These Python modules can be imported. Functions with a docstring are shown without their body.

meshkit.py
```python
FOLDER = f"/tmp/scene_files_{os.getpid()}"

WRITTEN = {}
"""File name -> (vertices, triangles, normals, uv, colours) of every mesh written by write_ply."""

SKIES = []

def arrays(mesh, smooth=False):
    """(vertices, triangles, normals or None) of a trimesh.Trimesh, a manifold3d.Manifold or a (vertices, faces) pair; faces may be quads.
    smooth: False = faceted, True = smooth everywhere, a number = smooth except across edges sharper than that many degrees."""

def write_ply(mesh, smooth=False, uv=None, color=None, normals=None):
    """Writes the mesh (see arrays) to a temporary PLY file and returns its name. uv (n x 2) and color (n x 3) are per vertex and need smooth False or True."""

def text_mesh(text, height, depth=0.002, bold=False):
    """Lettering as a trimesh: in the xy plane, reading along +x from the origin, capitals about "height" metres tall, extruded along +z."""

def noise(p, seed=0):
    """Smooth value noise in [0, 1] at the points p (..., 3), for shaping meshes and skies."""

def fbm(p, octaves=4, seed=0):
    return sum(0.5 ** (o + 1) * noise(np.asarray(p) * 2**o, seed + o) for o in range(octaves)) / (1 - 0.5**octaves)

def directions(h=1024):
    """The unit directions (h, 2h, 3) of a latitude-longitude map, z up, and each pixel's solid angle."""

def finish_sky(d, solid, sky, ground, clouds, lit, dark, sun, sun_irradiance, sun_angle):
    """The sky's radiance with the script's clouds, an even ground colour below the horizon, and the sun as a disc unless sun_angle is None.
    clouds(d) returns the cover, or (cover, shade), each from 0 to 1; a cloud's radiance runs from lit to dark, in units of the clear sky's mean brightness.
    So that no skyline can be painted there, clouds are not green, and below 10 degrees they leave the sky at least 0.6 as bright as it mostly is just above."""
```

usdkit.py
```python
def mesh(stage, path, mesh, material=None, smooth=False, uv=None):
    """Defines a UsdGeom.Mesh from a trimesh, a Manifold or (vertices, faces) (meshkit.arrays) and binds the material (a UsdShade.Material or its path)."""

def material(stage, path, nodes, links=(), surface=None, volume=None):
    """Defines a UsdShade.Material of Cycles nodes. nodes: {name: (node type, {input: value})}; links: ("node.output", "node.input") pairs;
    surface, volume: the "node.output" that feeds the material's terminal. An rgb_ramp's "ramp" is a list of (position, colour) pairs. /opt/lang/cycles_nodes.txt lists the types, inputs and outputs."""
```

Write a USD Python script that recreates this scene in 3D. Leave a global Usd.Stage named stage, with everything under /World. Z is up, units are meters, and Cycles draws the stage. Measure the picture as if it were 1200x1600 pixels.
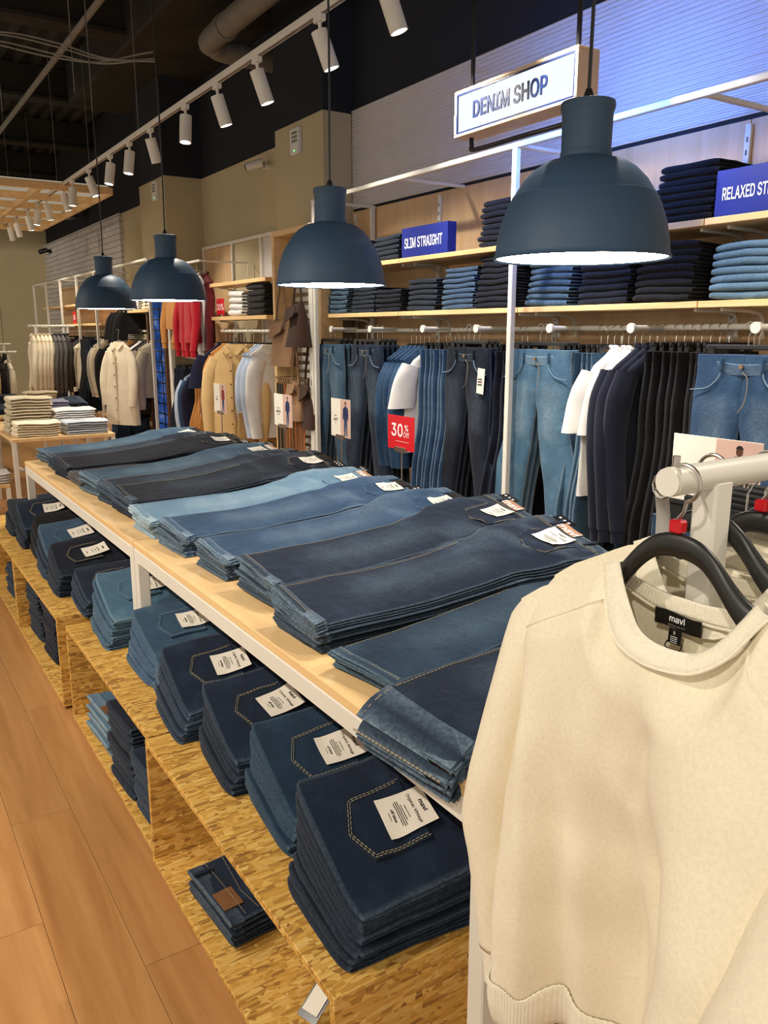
import math, random, numpy as np, usdkit, meshkit
from pxr import Usd, UsdGeom, UsdLux, UsdShade, Gf, Sdf, Vt
stage = Usd.Stage.CreateInMemory()
UsdGeom.SetStageUpAxis(stage, UsdGeom.Tokens.z); UsdGeom.SetStageMetersPerUnit(stage, 1.0)
UsdGeom.Xform.Define(stage, '/World'); UsdGeom.Scope.Define(stage, '/World/Looks')
R_ = random.Random(7)
# ---------------------------------------------------------------- camera: +Y runs down the aisle, +X towards the denim wall, eye height 1.6 m
EXPOSURE = -0.34
FPX = 1275.0
def unit(a): a = np.asarray(a, float); return a/np.linalg.norm(a)
_Y = unit((-839, 283, -FPX)); _Z = unit((10, 5700, FPX)); _Z = unit(_Z-_Y*(_Z@_Y)); _X = np.cross(_Y, _Z)
CM = np.array([_X, _Y, _Z])
cam = UsdGeom.Camera.Define(stage, '/World/camera')
_m = np.eye(4); _m[:3, :3] = CM.T; _m[3, :3] = (0, 0, 1.6)
cam.AddTransformOp().Set(Gf.Matrix4d(*_m.ravel().tolist()))
cam.CreateHorizontalApertureAttr(24.0); cam.CreateVerticalApertureAttr(32.0)
cam.CreateFocalLengthAttr(24.0*FPX/1200); cam.CreateClippingRangeAttr(Gf.Vec2f(0.02, 100)); cam.CreateExposureAttr(EXPOSURE)
# ---------------------------------------------------------------- light: a faint interior dome; the lamps are in their builders
AMBIENT, SPOT, SPOT_ANGLE, PENDANT, SIGNGLOW = 0.32, 95.0, 40.0, 16.0, 72.0
SPOT_COL = (1.0, 0.91, 0.78)
dome = UsdLux.DomeLight.Define(stage, '/World/dome_light'); dome.CreateIntensityAttr(AMBIENT); dome.CreateColorAttr(Gf.Vec3f(1.0, 0.88, 0.74))

# ---------------------------------------------------------------- helpers
_cnt = {}
def numbered(path):
    k = _cnt.get(path, 0); _cnt[path] = k+1
    return path if k == 0 else f'{path}_{k:03d}'
def tagp(p, label=None, cat=None, group=None, kind=None):
    if label:
        if cat and not 4 <= len(label.split()) <= 16: print('LABEL', len(label.split()), label)
        p.SetCustomDataByKey('label', label)
    if cat: p.SetCustomDataByKey('category', cat)
    if group: p.SetCustomDataByKey('group', group)
    if kind: p.SetCustomDataByKey('kind', kind)
def thing(name, label=None, cat=None, loc=(0, 0, 0), rz=0.0, group=None, kind=None, tilt=None):
    p = numbered('/World/'+name); x = UsdGeom.Xform.Define(stage, p)
    x.AddTranslateOp().Set(Gf.Vec3d(*map(float, loc))); x.AddRotateZOp().Set(float(rz))
    if tilt: x.AddRotateXYZOp().Set(Gf.Vec3f(*map(float, tilt)))
    tagp(x.GetPrim(), label, cat, group, kind); return p
def part(parent, name, mesh, mat, smooth=30, label=None, kind=None):
    p = numbered((parent or '/World')+'/'+name)
    V, F = np.asarray(mesh[0], float), np.asarray(mesh[1], int)
    if F.shape[1] == 4: F = np.vstack([F[:, [0, 1, 2]], F[:, [0, 2, 3]]])
    W = mesh[2] if len(mesh) > 2 else None
    if W is not None: smooth = True
    m = usdkit.mesh(stage, p, (V, F), M[mat] if isinstance(mat, str) else mat, smooth=smooth)
    if W is not None:
        UsdGeom.PrimvarsAPI(m).CreatePrimvar('wear_and_highlight', Sdf.ValueTypeNames.FloatArray, 'vertex').Set(Vt.FloatArray.FromNumpy(np.asarray(W, np.float32)))
    if name in ('stitching', 'print'): kind = 'stuff'
    if label or kind: tagp(m.GetPrim(), label, None, None, kind)
    return p
def single(name, mesh, mat, label, cat, group=None, smooth=30, kind=None):
    p = part(None, name, mesh, mat, smooth); tagp(stage.GetPrimAtPath(p), label, cat, group, kind); return p
def orient(V, F):
    if F.shape[1] == 4: F = np.vstack([F[:, [0, 1, 2]], F[:, [0, 2, 3]]])
    a, b, c = V[F[:, 0]], V[F[:, 1]], V[F[:, 2]]
    return F[:, ::-1] if np.einsum('ij,ij->i', a, np.cross(b, c)).sum() < 0 else F
def loft(R, cap=True, closed=True, W=None):
    R = np.asarray(R, float); n, m, _ = R.shape
    V = R.reshape(-1, 3); i, j = np.meshgrid(np.arange(n-1), np.arange(m if closed else m-1), indexing='ij')
    i, j = i.ravel(), j.ravel(); j2 = (j+1) % m
    F = np.stack([i*m+j, i*m+j2, (i+1)*m+j2, (i+1)*m+j], 1); F = np.vstack([F[:, [0, 1, 2]], F[:, [0, 2, 3]]])
    if cap and closed:
        V = np.vstack([V, R[0].mean(0), R[-1].mean(0)]); k = n*m; a = np.arange(m); b = (a+1) % m
        F = np.vstack([F, np.stack([np.full(m, k), b, a], 1), np.stack([np.full(m, k+1), (n-1)*m+a, (n-1)*m+b], 1)])
        if W is not None: W = np.r_[np.ravel(W), np.ravel(W)[0], np.ravel(W)[-1]]
        F = orient(V-V.mean(0), F)
    elif W is not None: W = np.ravel(W)
    return (V, F) if W is None else (V, F, W)
def join(L):
    V, F, W, o, w = [], [], [], 0, any(len(x) > 2 for x in L)
    for x in L:
        f = np.asarray(x[1]); f = np.vstack([f[:, [0, 1, 2]], f[:, [0, 2, 3]]]) if f.shape[1] == 4 else f
        V.append(x[0]); F.append(f+o); o += len(x[0]); W.append(x[2] if len(x) > 2 else np.zeros(len(x[0])))
    return (np.vstack(V), np.vstack(F), np.concatenate(W)) if w else (np.vstack(V), np.vstack(F))
def slab(P, t):
    """a grid of points (n, m, 3) thickened along its normals into a closed sheet"""
    P = np.asarray(P, float); n, m, _ = P.shape
    N = np.cross(np.gradient(P, axis=0), np.gradient(P, axis=1)); N /= np.maximum(np.linalg.norm(N, axis=2, keepdims=True), 1e-9)
    A, B = (P+N*t/2).reshape(-1, 3), (P-N*t/2).reshape(-1, 3); k = n*m
    i, j = [a.ravel() for a in np.meshgrid(np.arange(n-1), np.arange(m-1), indexing='ij')]
    q = np.stack([i*m+j, (i+1)*m+j, (i+1)*m+j+1, i*m+j+1], 1)
    e = np.r_[np.arange(m), np.arange(1, n)*m+m-1, (n-1)*m+np.arange(m-2, -1, -1), np.arange(n-2, 0, -1)*m]
    e2 = np.roll(e, -1); s = np.stack([e, e2, e2+k, e+k], 1)
    V = np.vstack([A, B]); return V, orient(V-V.mean(0), np.vstack([q, (q+k)[:, ::-1], s]))
_bt = None
def box(x0, x1, y0, y1, z0, z1, b=0.003):
    global _bt
    if _bt is None:
        import itertools, trimesh
        S = [(sx, sy, sz, k) for sx, sy, sz in itertools.product((-1, 1), repeat=3) for k in range(3)]
        pts = np.array([[s[a]*(5 if a == s[3] else 4) for a in range(3)] for s in S], float)
        h = trimesh.convex.convex_hull(pts)
        idx = [int(np.argmin(np.abs(pts-v).sum(1))) for v in h.vertices]
        _bt = (S, np.array(idx)[h.faces])
    S, F = _bt; b = min(b, (x1-x0)*.3, (y1-y0)*.3, (z1-z0)*.3)
    lo, hi = np.array([x0, y0, z0]), np.array([x1, y1, z1])
    V = np.array([[(hi[a] if s[a] > 0 else lo[a])-s[a]*(0 if a == s[3] else b) for a in range(3)] for s in S])
    return V, orient(V-V.mean(0), F)
def tube(path, r, m=10, cap=True):
    P = np.asarray(path, float); n = len(P); T = np.gradient(P, axis=0); T /= np.linalg.norm(T, axis=1, keepdims=True)
    r = np.broadcast_to(r, n); a = np.linspace(0, 2*np.pi, m, endpoint=False)
    u = unit(np.cross(T[0], (0, 0, 1) if abs(T[0][2]) < .9 else (1, 0, 0))); R = []
    for k in range(n):
        u = unit(u-T[k]*(u@T[k])); v = np.cross(T[k], u)
        R.append(P[k]+r[k]*(np.cos(a)[:, None]*u+np.sin(a)[:, None]*v))
    return loft(R, cap)
def cyl(a, b, r, m=12): return tube([a, b], r, m)
def lathe(prof, m=40, c=(0, 0, 0)):
    a = np.linspace(0, 2*np.pi, m, endpoint=False)
    R = [[(c[0]+r*math.cos(t), c[1]+r*math.sin(t), c[2]+z) for t in a] for r, z in prof]
    return loft(R, True)
def bez(pts, n=16):
    """Catmull-Rom through the points"""
    P = np.asarray(pts, float); P = np.vstack([2*P[0]-P[1], P, 2*P[-1]-P[-2]]); out = []
    for k in range(1, len(P)-2):
        t = np.linspace(0, 1, n, endpoint=False)[:, None]; a, b, c, d = P[k-1:k+3]
        out.append(.5*((2*b)+(c-a)*t+(2*a-5*b+4*c-d)*t*t+(3*b-a-3*c+d)*t**3))
    return np.vstack(out+[P[-2][None]])
_tc = {}
def text(s, h, o, ux, uy, depth=.0008, bold=False, center=True):
    """lettering from point o, reading along ux with its top along uy"""
    k = (s, bold)
    if k not in _tc:
        t = meshkit.text_mesh(s, 1.0, .02, bold); _tc[k] = (np.array(t.vertices), np.array(t.faces))
    V, F = _tc[k]; V = V*[h, h, 0]+[0, 0, 0]; z = _tc[k][0][:, 2:]/.02*depth
    ux, uy = unit(ux), unit(uy); w = np.cross(ux, uy)
    if center: V = V-[V[:, 0].max()/2, h/2, 0]
    return np.asarray(o)+V[:, :1]*ux+V[:, 1:2]*uy+z*w, F
def moved(mesh, d): return (mesh[0]+np.asarray(d), *mesh[1:])
def sstep(a, b, x): t = np.clip((np.asarray(x, float)-a)/(b-a), 0, 1); return t*t*(3-2*t)
def nz(x, y, seed): return meshkit.noise(np.stack(np.broadcast_arrays(x, y, 0.37), -1), seed)-.5

# ---------------------------------------------------------------- materials
def lin(c):
    c = np.asarray(c, float)/255; return tuple(np.where(c <= .04045, c/12.92, ((c+.055)/1.055)**2.4))
M = {}
def mat(name, nodes, links, surface='p.BSDF'): M[name] = usdkit.material(stage, '/World/Looks/'+name, nodes, links, surface=surface); return M[name]
def plain(name, c, rough=.5, spec=.4, metal=0.0, var=.12, scale=6.0, bump=0.0, bscale=300.0, sheen=0.0):
    c = lin(c); d = tuple(x*(1-var) for x in c); l = tuple(min(1, x*(1+var)) for x in c)
    n = {'tc': ('texture_coordinate', {}), 'n': ('noise_texture', {'scale': scale, 'detail': 4.0}), 'r': ('rgb_ramp', {'ramp': [(.25, d), (.75, l)]}),
         'p': ('principled_bsdf', {'roughness': rough, 'specular_ior_level': spec, 'metallic': metal, 'sheen_weight': sheen, 'sheen_roughness': .6})}
    L = [('tc.object', 'n.vector'), ('n.fac', 'r.fac'), ('r.color', 'p.base_color')]
    if bump:
        n['bn'] = ('noise_texture', {'scale': bscale, 'detail': 3.0}); n['b'] = ('bump', {'strength': bump, 'distance': .002})
        L += [('tc.object', 'bn.vector'), ('bn.fac', 'b.height'), ('b.normal', 'p.normal')]
    return mat(name, n, L)
def glow(name, c, s): return mat(name, {'e': ('emission', {'color': c, 'strength': s})}, [], 'e.emission')
def denim(name, c, worn, edge=None, amount=.5):
    """indigo cloth: mottled wash, speckled twill; 'wear' fades seams and hems, and adds a painted highlight on flat thighs"""
    c, worn = lin(c), lin(worn); edge = lin(edge) if edge else worn
    dk = tuple(x*.8 for x in c)
    n = {'tc': ('texture_coordinate', {}), 'n': ('noise_texture', {'scale': 9.0, 'detail': 5.0, 'roughness': .6}), 'r': ('rgb_ramp', {'ramp': [(.2, dk), (.5, c), (.85, tuple(a*(1-amount)+b*amount for a, b in zip(c, worn)))]}),
         'm': ('mapping', {'scale': (1.0, 1.0, 1.0), 'rotation': (0.3, 0.2, 0.8)}),
         'f': ('noise_texture', {'scale': 420.0, 'detail': 2.0}), 'fr': ('rgb_ramp', {'ramp': [(.3, (.55, .55, .58)), (.7, (1.35, 1.35, 1.32))]}),
         'mx': ('mix_color', {'blend_type': 'multiply', 'fac': .75, 'use_clamp': False}),
         'a': ('attribute', {'attribute': 'wear_and_highlight'}), 'an': ('noise_texture', {'scale': 130.0, 'detail': 3.0}), 'am': ('math', {'math_type': 'multiply_add', 'value2': 1.5, 'value3': -.15}), 'am2': ('math', {'math_type': 'multiply', 'use_clamp': True}),
         'e': ('mix_color', {'blend_type': 'mix', 'b': edge}),
         'b': ('bump', {'strength': .35, 'distance': .0015}), 'w': ('noise_texture', {'scale': 16.0, 'detail': 4.0, 'roughness': .55, 'distortion': .8}), 'b2': ('bump', {'strength': .45, 'distance': .012}),
         'p': ('principled_bsdf', {'roughness': .88, 'specular_ior_level': .12, 'sheen_weight': .08, 'sheen_roughness': .5})}
    L = [('tc.object', 'n.vector'), ('tc.object', 'm.vector'), ('m.vector', 'f.vector'), ('n.fac', 'r.fac'), ('f.fac', 'fr.fac'), ('r.color', 'mx.a'), ('fr.color', 'mx.b'),
         ('tc.object', 'an.vector'), ('an.fac', 'am.value1'), ('am.value', 'am2.value1'), ('a.fac', 'am2.value2'), ('am2.value', 'e.fac'), ('mx.result', 'e.a'), ('e.result', 'p.base_color'), ('f.fac', 'b.height'), ('tc.object', 'w.vector'), ('w.fac', 'b2.height'), ('b2.normal', 'b.normal'), ('b.normal', 'p.normal')]
    return mat(name, n, L)
def wood(name, c1, c2, axis=(16, 1.1, 16), rough=.45, rnd=.0, spec=.4):
    c1, c2 = lin(c1), lin(c2)
    n = {'tc': ('texture_coordinate', {}), 'oi': ('object_info', {}), 'cx': ('combine_xyz', {}), 'mu': ('math', {'math_type': 'multiply', 'value2': 37.0}), 'add': ('mix_color', {'blend_type': 'add', 'fac': 1.0, 'use_clamp': False}),
         'm': ('mapping', {'scale': axis}), 'n': ('noise_texture', {'scale': 1.0, 'detail': 6.0, 'roughness': .62, 'distortion': .6}),
         'r': ('rgb_ramp', {'ramp': [(.3, c1), (.7, c2)]}), 'h': ('hsv', {}), 'mr': ('map_range', {'to_min': 1-rnd, 'to_max': 1+rnd}), 'b': ('bump', {'strength': .12, 'distance': .002}),
         'p': ('principled_bsdf', {'roughness': rough, 'specular_ior_level': spec})}
    L = [('oi.random', 'mu.value1'), ('mu.value', 'cx.x'), ('mu.value', 'cx.y'), ('tc.object', 'add.a'), ('cx.vector', 'add.b'), ('add.result', 'm.vector'), ('m.vector', 'n.vector'), ('n.fac', 'r.fac'), ('r.color', 'h.color'), ('oi.random', 'mr.value'), ('mr.result', 'h.value'), ('h.color', 'p.base_color'), ('n.fac', 'b.height'), ('b.normal', 'p.normal')]
    return mat(name, n, L)
def osb(name):
    n = {'tc': ('texture_coordinate', {}), 'w': ('noise_texture', {'scale': 14.0, 'detail': 2.0}), 'p': ('principled_bsdf', {'roughness': .5, 'specular_ior_level': .4}), 'b': ('bump', {'strength': .25, 'distance': .002})}
    L = []; prev = None
    for k, (rot, sc, rs) in enumerate([((.1, .2, .3), (12, 110, 100), ((.08, (156, 110, 54)), (.4, (204, 154, 70)), (.85, (228, 184, 98)))), ((.3, .1, 1.4), (13, 116, 104), ((.1, (160, 114, 58)), (.5, (216, 166, 76)), (.9, (236, 198, 116)))), ((.2, .9, 2.3), (15, 124, 110), ((.08, (140, 96, 46)), (.45, (206, 156, 70)), (.9, (228, 190, 112))))]):
        n[f'm{k}'] = ('mapping', {'rotation': rot, 'scale': sc}); n[f'v{k}'] = ('voronoi_texture', {'scale': 1.0, 'randomness': 1.0}); n[f's{k}'] = ('rgb_to_bw', {})
        n[f'r{k}'] = ('rgb_ramp', {'ramp': [(a, lin(c)) for a, c in rs]})
        L += [('tc.object', f'm{k}.vector'), (f'm{k}.vector', f'v{k}.vector'), (f'v{k}.color', f's{k}.color'), (f's{k}.val', f'r{k}.fac')]
    for k in (0, 1):
        n[f'q{k}'] = ('voronoi_texture', {'scale': 30.0+16*k, 'randomness': 1.0}); n[f'qs{k}'] = ('separate_color', {}); n[f'g{k}'] = ('math', {'math_type': 'greater_than', 'value2': .5}); n[f'x{k}'] = ('mix_color', {})
        L += [('tc.object', f'q{k}.vector'), (f'q{k}.color', f'qs{k}.color'), (f'qs{k}.r', f'g{k}.value1'), (f'g{k}.value', f'x{k}.fac')]
    L += [('r0.color', 'x0.a'), ('r1.color', 'x0.b'), ('x0.result', 'x1.a'), ('r2.color', 'x1.b'), ('x1.result', 'p.base_color'), ('s0.val', 'b.height'), ('b.normal', 'p.normal')]
    return mat(name, n, L)
osb('osb_board')
wood('floor_oak', (170, 118, 68), (196, 146, 92), (17, 1.0, 17), .36, .05)
wood('birch', (226, 184, 126), (240, 206, 152), (20, 1.2, 20), .42, .03)
wood('birch_edge', (176, 128, 74), (226, 180, 116), (4, 4, 320), .5, .02)
wood('birch_panel', (206, 168, 122), (226, 192, 148), (10, 10, .8), .5, .04)
wood('dark_wood', (70, 44, 28), (98, 64, 40), (16, 16, 1.2), .45)
plain('white_metal', (226, 222, 210), .38, .45, var=.03)
plain('white_paint', (222, 218, 208), .6, .3, var=.04)
plain('steel', (190, 186, 178), .28, .5, metal=1.0, var=.04)
plain('black_metal', (22, 22, 24), .4, .4, var=.1)
plain('black_plastic', (30, 29, 27), .38, .5, var=.3, scale=14)
plain('black_gloss', (20, 20, 20), .22, .5)
plain('red_plastic', (190, 12, 22), .35, .5, var=.05)
plain('pendant_blue', (56, 80, 104), .52, .35, var=.04)
plain('wall_beige', (190, 176, 142), .8, .2, var=.05, scale=2)
plain('wall_dark', (40, 42, 46), .8, .2, var=.1, scale=2)
plain('ceiling_dark', (52, 48, 43), .9, .15, var=.3, scale=3)
plain('pipe_grey', (120, 114, 102), .6, .3, var=.12)
plain('panel_ribbed', (206, 200, 194), .6, .3, var=.03)
plain('sign_ply', (214, 186, 158), .5, .3, var=.05)
plain('sign_blue', (22, 40, 132), .4, .4, var=.04)
plain('sign_navy', (24, 40, 84), .4, .4, var=.04)
plain('sign_red', (206, 24, 36), .4, .4, var=.04)
plain('paper', (232, 226, 212), .6, .3, var=.03)
plain('paper_pink', (206, 170, 156), .6, .3, var=.03)
plain('white_print', (236, 236, 236), .5, .3, var=.02)
plain('ink', (24, 24, 26), .6, .2)
plain('ink_grey', (120, 116, 112), .6, .2)
plain('leather_patch', (176, 132, 102), .55, .3, var=.1, scale=40)
plain('leather_brown', (120, 84, 54), .5, .3, var=.15, scale=20)
plain('thread', (150, 138, 112), .8, .2)
plain('thread_blue', (110, 134, 156), .8, .2)
plain('copper', (170, 140, 110), .3, .5, metal=.9)
plain('skin', (150, 106, 84), .6, .3); plain('skin_dark', (92, 56, 40), .6, .3)
plain('hair', (40, 30, 26), .6, .3)
DEN = {'navy': ((20, 26, 38), (40, 54, 72), (92, 110, 128)), 'indigo': ((26, 37, 55), (54, 73, 96), (118, 138, 154)), 'blue': ((46, 72, 102), (86, 116, 144), (146, 166, 180)),
       'light': ((104, 136, 160), (150, 176, 192), (190, 204, 208)), 'teal': ((72, 104, 128), (124, 154, 170), (170, 186, 190)), 'steelblue': ((54, 80, 102), (94, 122, 140), (140, 162, 172)), 'petrol': ((32, 52, 72), (60, 88, 110), (112, 136, 148)),
       'black': ((19, 19, 21), (34, 34, 38), (58, 58, 60)), 'charcoal': ((66, 62, 62), (96, 92, 90), (120, 116, 112)), 'ink': ((17, 20, 31), (34, 40, 56), (60, 68, 84))}
for _k, (_a, _b, _c) in DEN.items(): denim('denim_'+_k, _a, _b, _c)
for _k, _c in {'cream': (238, 226, 198), 'ivory': (226, 212, 178), 'white': (228, 226, 222), 'oatmeal': (204, 190, 162), 'sand': (206, 172, 118), 'khaki': (178, 144, 92), 'camel': (186, 128, 66), 'rust': (150, 88, 40), 'red': (168, 16, 32), 'burgundy': (130, 36, 40), 'darkred': (96, 26, 30), 'grey': (98, 94, 92), 'charcoal': (58, 54, 52), 'black': (24, 23, 24), 'navy': (28, 30, 56), 'darknavy': (24, 28, 44), 'skyblue': (186, 200, 220), 'paleblue': (196, 204, 212), 'lilac': (128, 126, 146), 'brown': (84, 58, 42), 'taupe': (150, 116, 86), 'chocolate': (62, 42, 32), 'greige': (176, 166, 148)}.items():
    plain('cloth_'+_k, _c, .9, .12, var=.08, scale=10, bump=.25, bscale=500, sheen=.1)
# ================================================================ the setting
STRUCT = lambda p: tagp(stage.GetPrimAtPath(p), kind='structure')
def struct(name): p = thing(name); STRUCT(p); return p
fl = struct('floor')
part(fl, 'subfloor', box(-3.2, 3.3, -2.0, 16.2, -.06, -.012, .001), 'dark_wood')
PW, PL = .19, 1.72
for i in range(33):
    x0 = -2.965+i*PW+.002; off = [0.0, .62, 1.16, .31, .9][i % 5]
    if x0 > 3.05: break
    for j in range(-1, 11):
        y0 = -1.9+off*1.0+j*PL
        a, b = max(y0, -2.0), min(y0+PL-.0015, 16.2)
        if b-a < .05 or (x0 < -1.3 and b < 5) or (x0 > 1.3 and b < 1.2): continue
        part(fl, 'plank', box(x0, x0+PW-.001, a, b, -.012, 0, .0008), 'floor_oak')
# right wall: plywood back panels, ribbed panel band, dark paint above
wr = struct('wall_right')
part(wr, 'plaster', box(3.2, 3.4, -2, 16.3, 0, 4.5, .001), 'wall_dark')
for a, b in ((-.9, 1.148), (1.152, 2.198), (2.202, 3.248), (3.252, 4.298), (4.302, 5.378)):
    part(wr, 'plywood_panel', box(3.182, 3.2, a, b, .02, 2.44, .002), 'birch_panel')
zz = np.arange(2.46, 3.12, .0055); pr = np.where(np.arange(len(zz)) % 4 < 2, 0.0, .007)
prof = np.r_[[(3.2, 2.46)], np.stack([3.186-pr, zz], 1), [(3.2, zz[-1])]]
part(wr, 'ribbed_panel', loft([[(x, y, z) for x, z in prof] for y in (-1.0, 5.378)], True), 'panel_ribbed', smooth=False)
for y in (1.15, 2.20, 3.25, 4.30, 5.32):
    st = part(wr, 'slotted_standard', box(3.165, 3.181, y-.013, y+.013, .3, 2.42, .001), 'white_metal')
    part(st, 'slots', join([box(3.162, 3.166, y-.003, y+.003, z, z+.02, .0005) for z in np.arange(.35, 2.4, .05)]), 'ink_grey', kind='stuff')
# pilasters and recess, beige below and dark above 3.12 m
def pilaster(n, x0, y0, y1):
    p = struct(f'trim_{n}')
    part(p, 'beige_paint', box(x0, 3.2, y0, y1, 0, 3.1, .002), 'wall_beige'); part(p, 'dark_paint', box(x0, 3.2, y0, y1, 3.1, 4.5, .002), 'wall_dark')
pilaster(1, 2.95, 5.38, 6.15); pilaster(2, 2.80, 8.38, 9.2)
part(wr, 'beige_paint', box(3.19, 3.2, 6.15, 8.38, 0, 3.1, .001), 'wall_beige')
part(wr, 'beige_paint', box(3.19, 3.2, 9.2, 11.3, 0, 3.1, .001), 'wall_beige')
bl = lin((206, 202, 196)); bd = lin((150, 146, 140))
mat('white_brick', {'tc': ('texture_coordinate', {}), 's': ('separate_xyz', {}), 'c': ('combine_xyz', {}), 'k': ('brick_texture', {'scale': 1.0, 'brick_width': .24, 'row_height': .075, 'mortar_size': .006, 'mortar_smooth': .2, 'color1': bl, 'color2': tuple(x*.86 for x in bl), 'mortar': bd}),
     'b': ('bump', {'strength': .6, 'distance': .01, 'invert': True}), 'p': ('principled_bsdf', {'roughness': .8})},
    [('tc.object', 's.vector'), ('s.y', 'c.x'), ('s.z', 'c.y'), ('c.vector', 'k.vector'), ('k.color', 'p.base_color'), ('k.fac', 'b.height'), ('b.normal', 'p.normal')])
part(wr, 'brick_cladding', box(3.15, 3.2, 11.3, 16.2, 0, 3.1, .001), 'white_brick')
wb = struct('wall_back')
part(wb, 'beige_paint', box(-3.2, 3.2, 16.2, 16.4, 0, 3.35, .001), 'wall_beige'); part(wb, 'dark_paint', box(-3.2, 3.2, 16.2, 16.4, 3.35, 4.5, .001), 'wall_dark')
part(wb, 'door_frame', join([box(1.18, 1.2, 16.185, 16.2, 0, 2.5, .001), box(2.3, 2.32, 16.185, 16.2, 0, 2.5, .001), box(1.18, 2.32, 16.185, 16.2, 2.48, 2.5, .001)]), 'wall_beige')


# ceiling: ribbed deck on deep beams, dark
ce = struct('ceiling')
xs = np.arange(-3.2, 3.3, .045); zz = np.where(np.arange(len(xs)) % 4 < 2, 4.40, 4.46)
part(ce, 'ribbed_deck', loft([[(x, y, z) for x, z in zip(np.r_[xs, 3.3, -3.2], np.r_[zz, 4.55, 4.55])] for y in (-2.2, 16.4)], True), 'ceiling_dark', smooth=False)
for y in (.6, 3.0, 5.4, 7.75, 10.2, 12.6, 15.0):
    part(ce, 'beam', join([box(-3.2, 3.2, y-.11, y+.11, 4.06, 4.10, .004), box(-3.2, 3.2, y-.05, y+.05, 4.08, 4.42, .02)]), 'ceiling_dark')
part(ce, 'duct', box(2.3, 3.2, 6.4, 9.9, 4.0, 4.4, .02), 'ceiling_dark')
pp = tube([(1.71, -1.5, 3.8), (1.712, 12.5, 3.8)], .024, 10)
s = single('sprinkler_pipe', pp, 'pipe_grey', 'thin beige sprinkler pipe running along under the dark ceiling', 'pipe')
tp = thing('waste_pipe', 'thick grey bent pipe hanging beneath the ceiling near the pilasters', 'pipe')
part(tp, 'straight_run', tube(bez([(2.63, 1.2, 3.82), (2.61, 4.5, 3.8), (2.60, 6.35, 3.78), (2.66, 6.58, 3.76), (2.85, 6.63, 3.75), (3.18, 6.64, 3.75)], 10), .085, 16), 'pipe_grey')
for q in ((2.61, 4.6, 3.8), (2.60, 6.2, 3.782)): part(tp, 'collar', tube([(q[0], q[1]-.03, q[2]), (q[0], q[1]+.03, q[2])], .096, 16), 'pipe_grey')
part(tp, 'collar', tube([(2.86, 6.632, 3.752), (2.92, 6.632, 3.752)], .096, 16), 'pipe_grey')
part(tp, 'hanger_rod', cyl((2.61, 5.2, 3.86), (2.61, 5.2, 4.4), .006, 6), 'black_metal')
for k, (x, y) in enumerate(((1.2, 5.6), (1.27, 6.2))):
    pass
cb = bez([(.9, 6.9, 3.62), (1.15, 6.6, 3.6), (1.42, 6.3, 3.5), (1.62, 5.9, 3.34), (1.86, 5.6, 3.28)], 8)
single('cable_bundle', join([tube(cb+np.array([0, .012*k, .01*math.sin(k*2)])+np.outer(np.sin(np.linspace(0, 3.1, len(cb))*(1+.1*k)), [0, 0, -.03*k]), .006, 6) for k in range(4)]), 'pipe_grey', 'bundle of loose pale cables sagging below the dark ceiling', 'cable')
for x, y, lab in ((1.02, 6.2, 'leftmost'), (1.32, 5.5, 'middle'), (1.52, 5.9, 'rightmost')):
    single('suspension_wire', cyl((x, y, 4.4), (x, y, 3.0), .003, 6), 'ink_grey', f'{lab} of the thin wires hanging from the dark ceiling', 'wire', 'ceiling wires')
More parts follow.
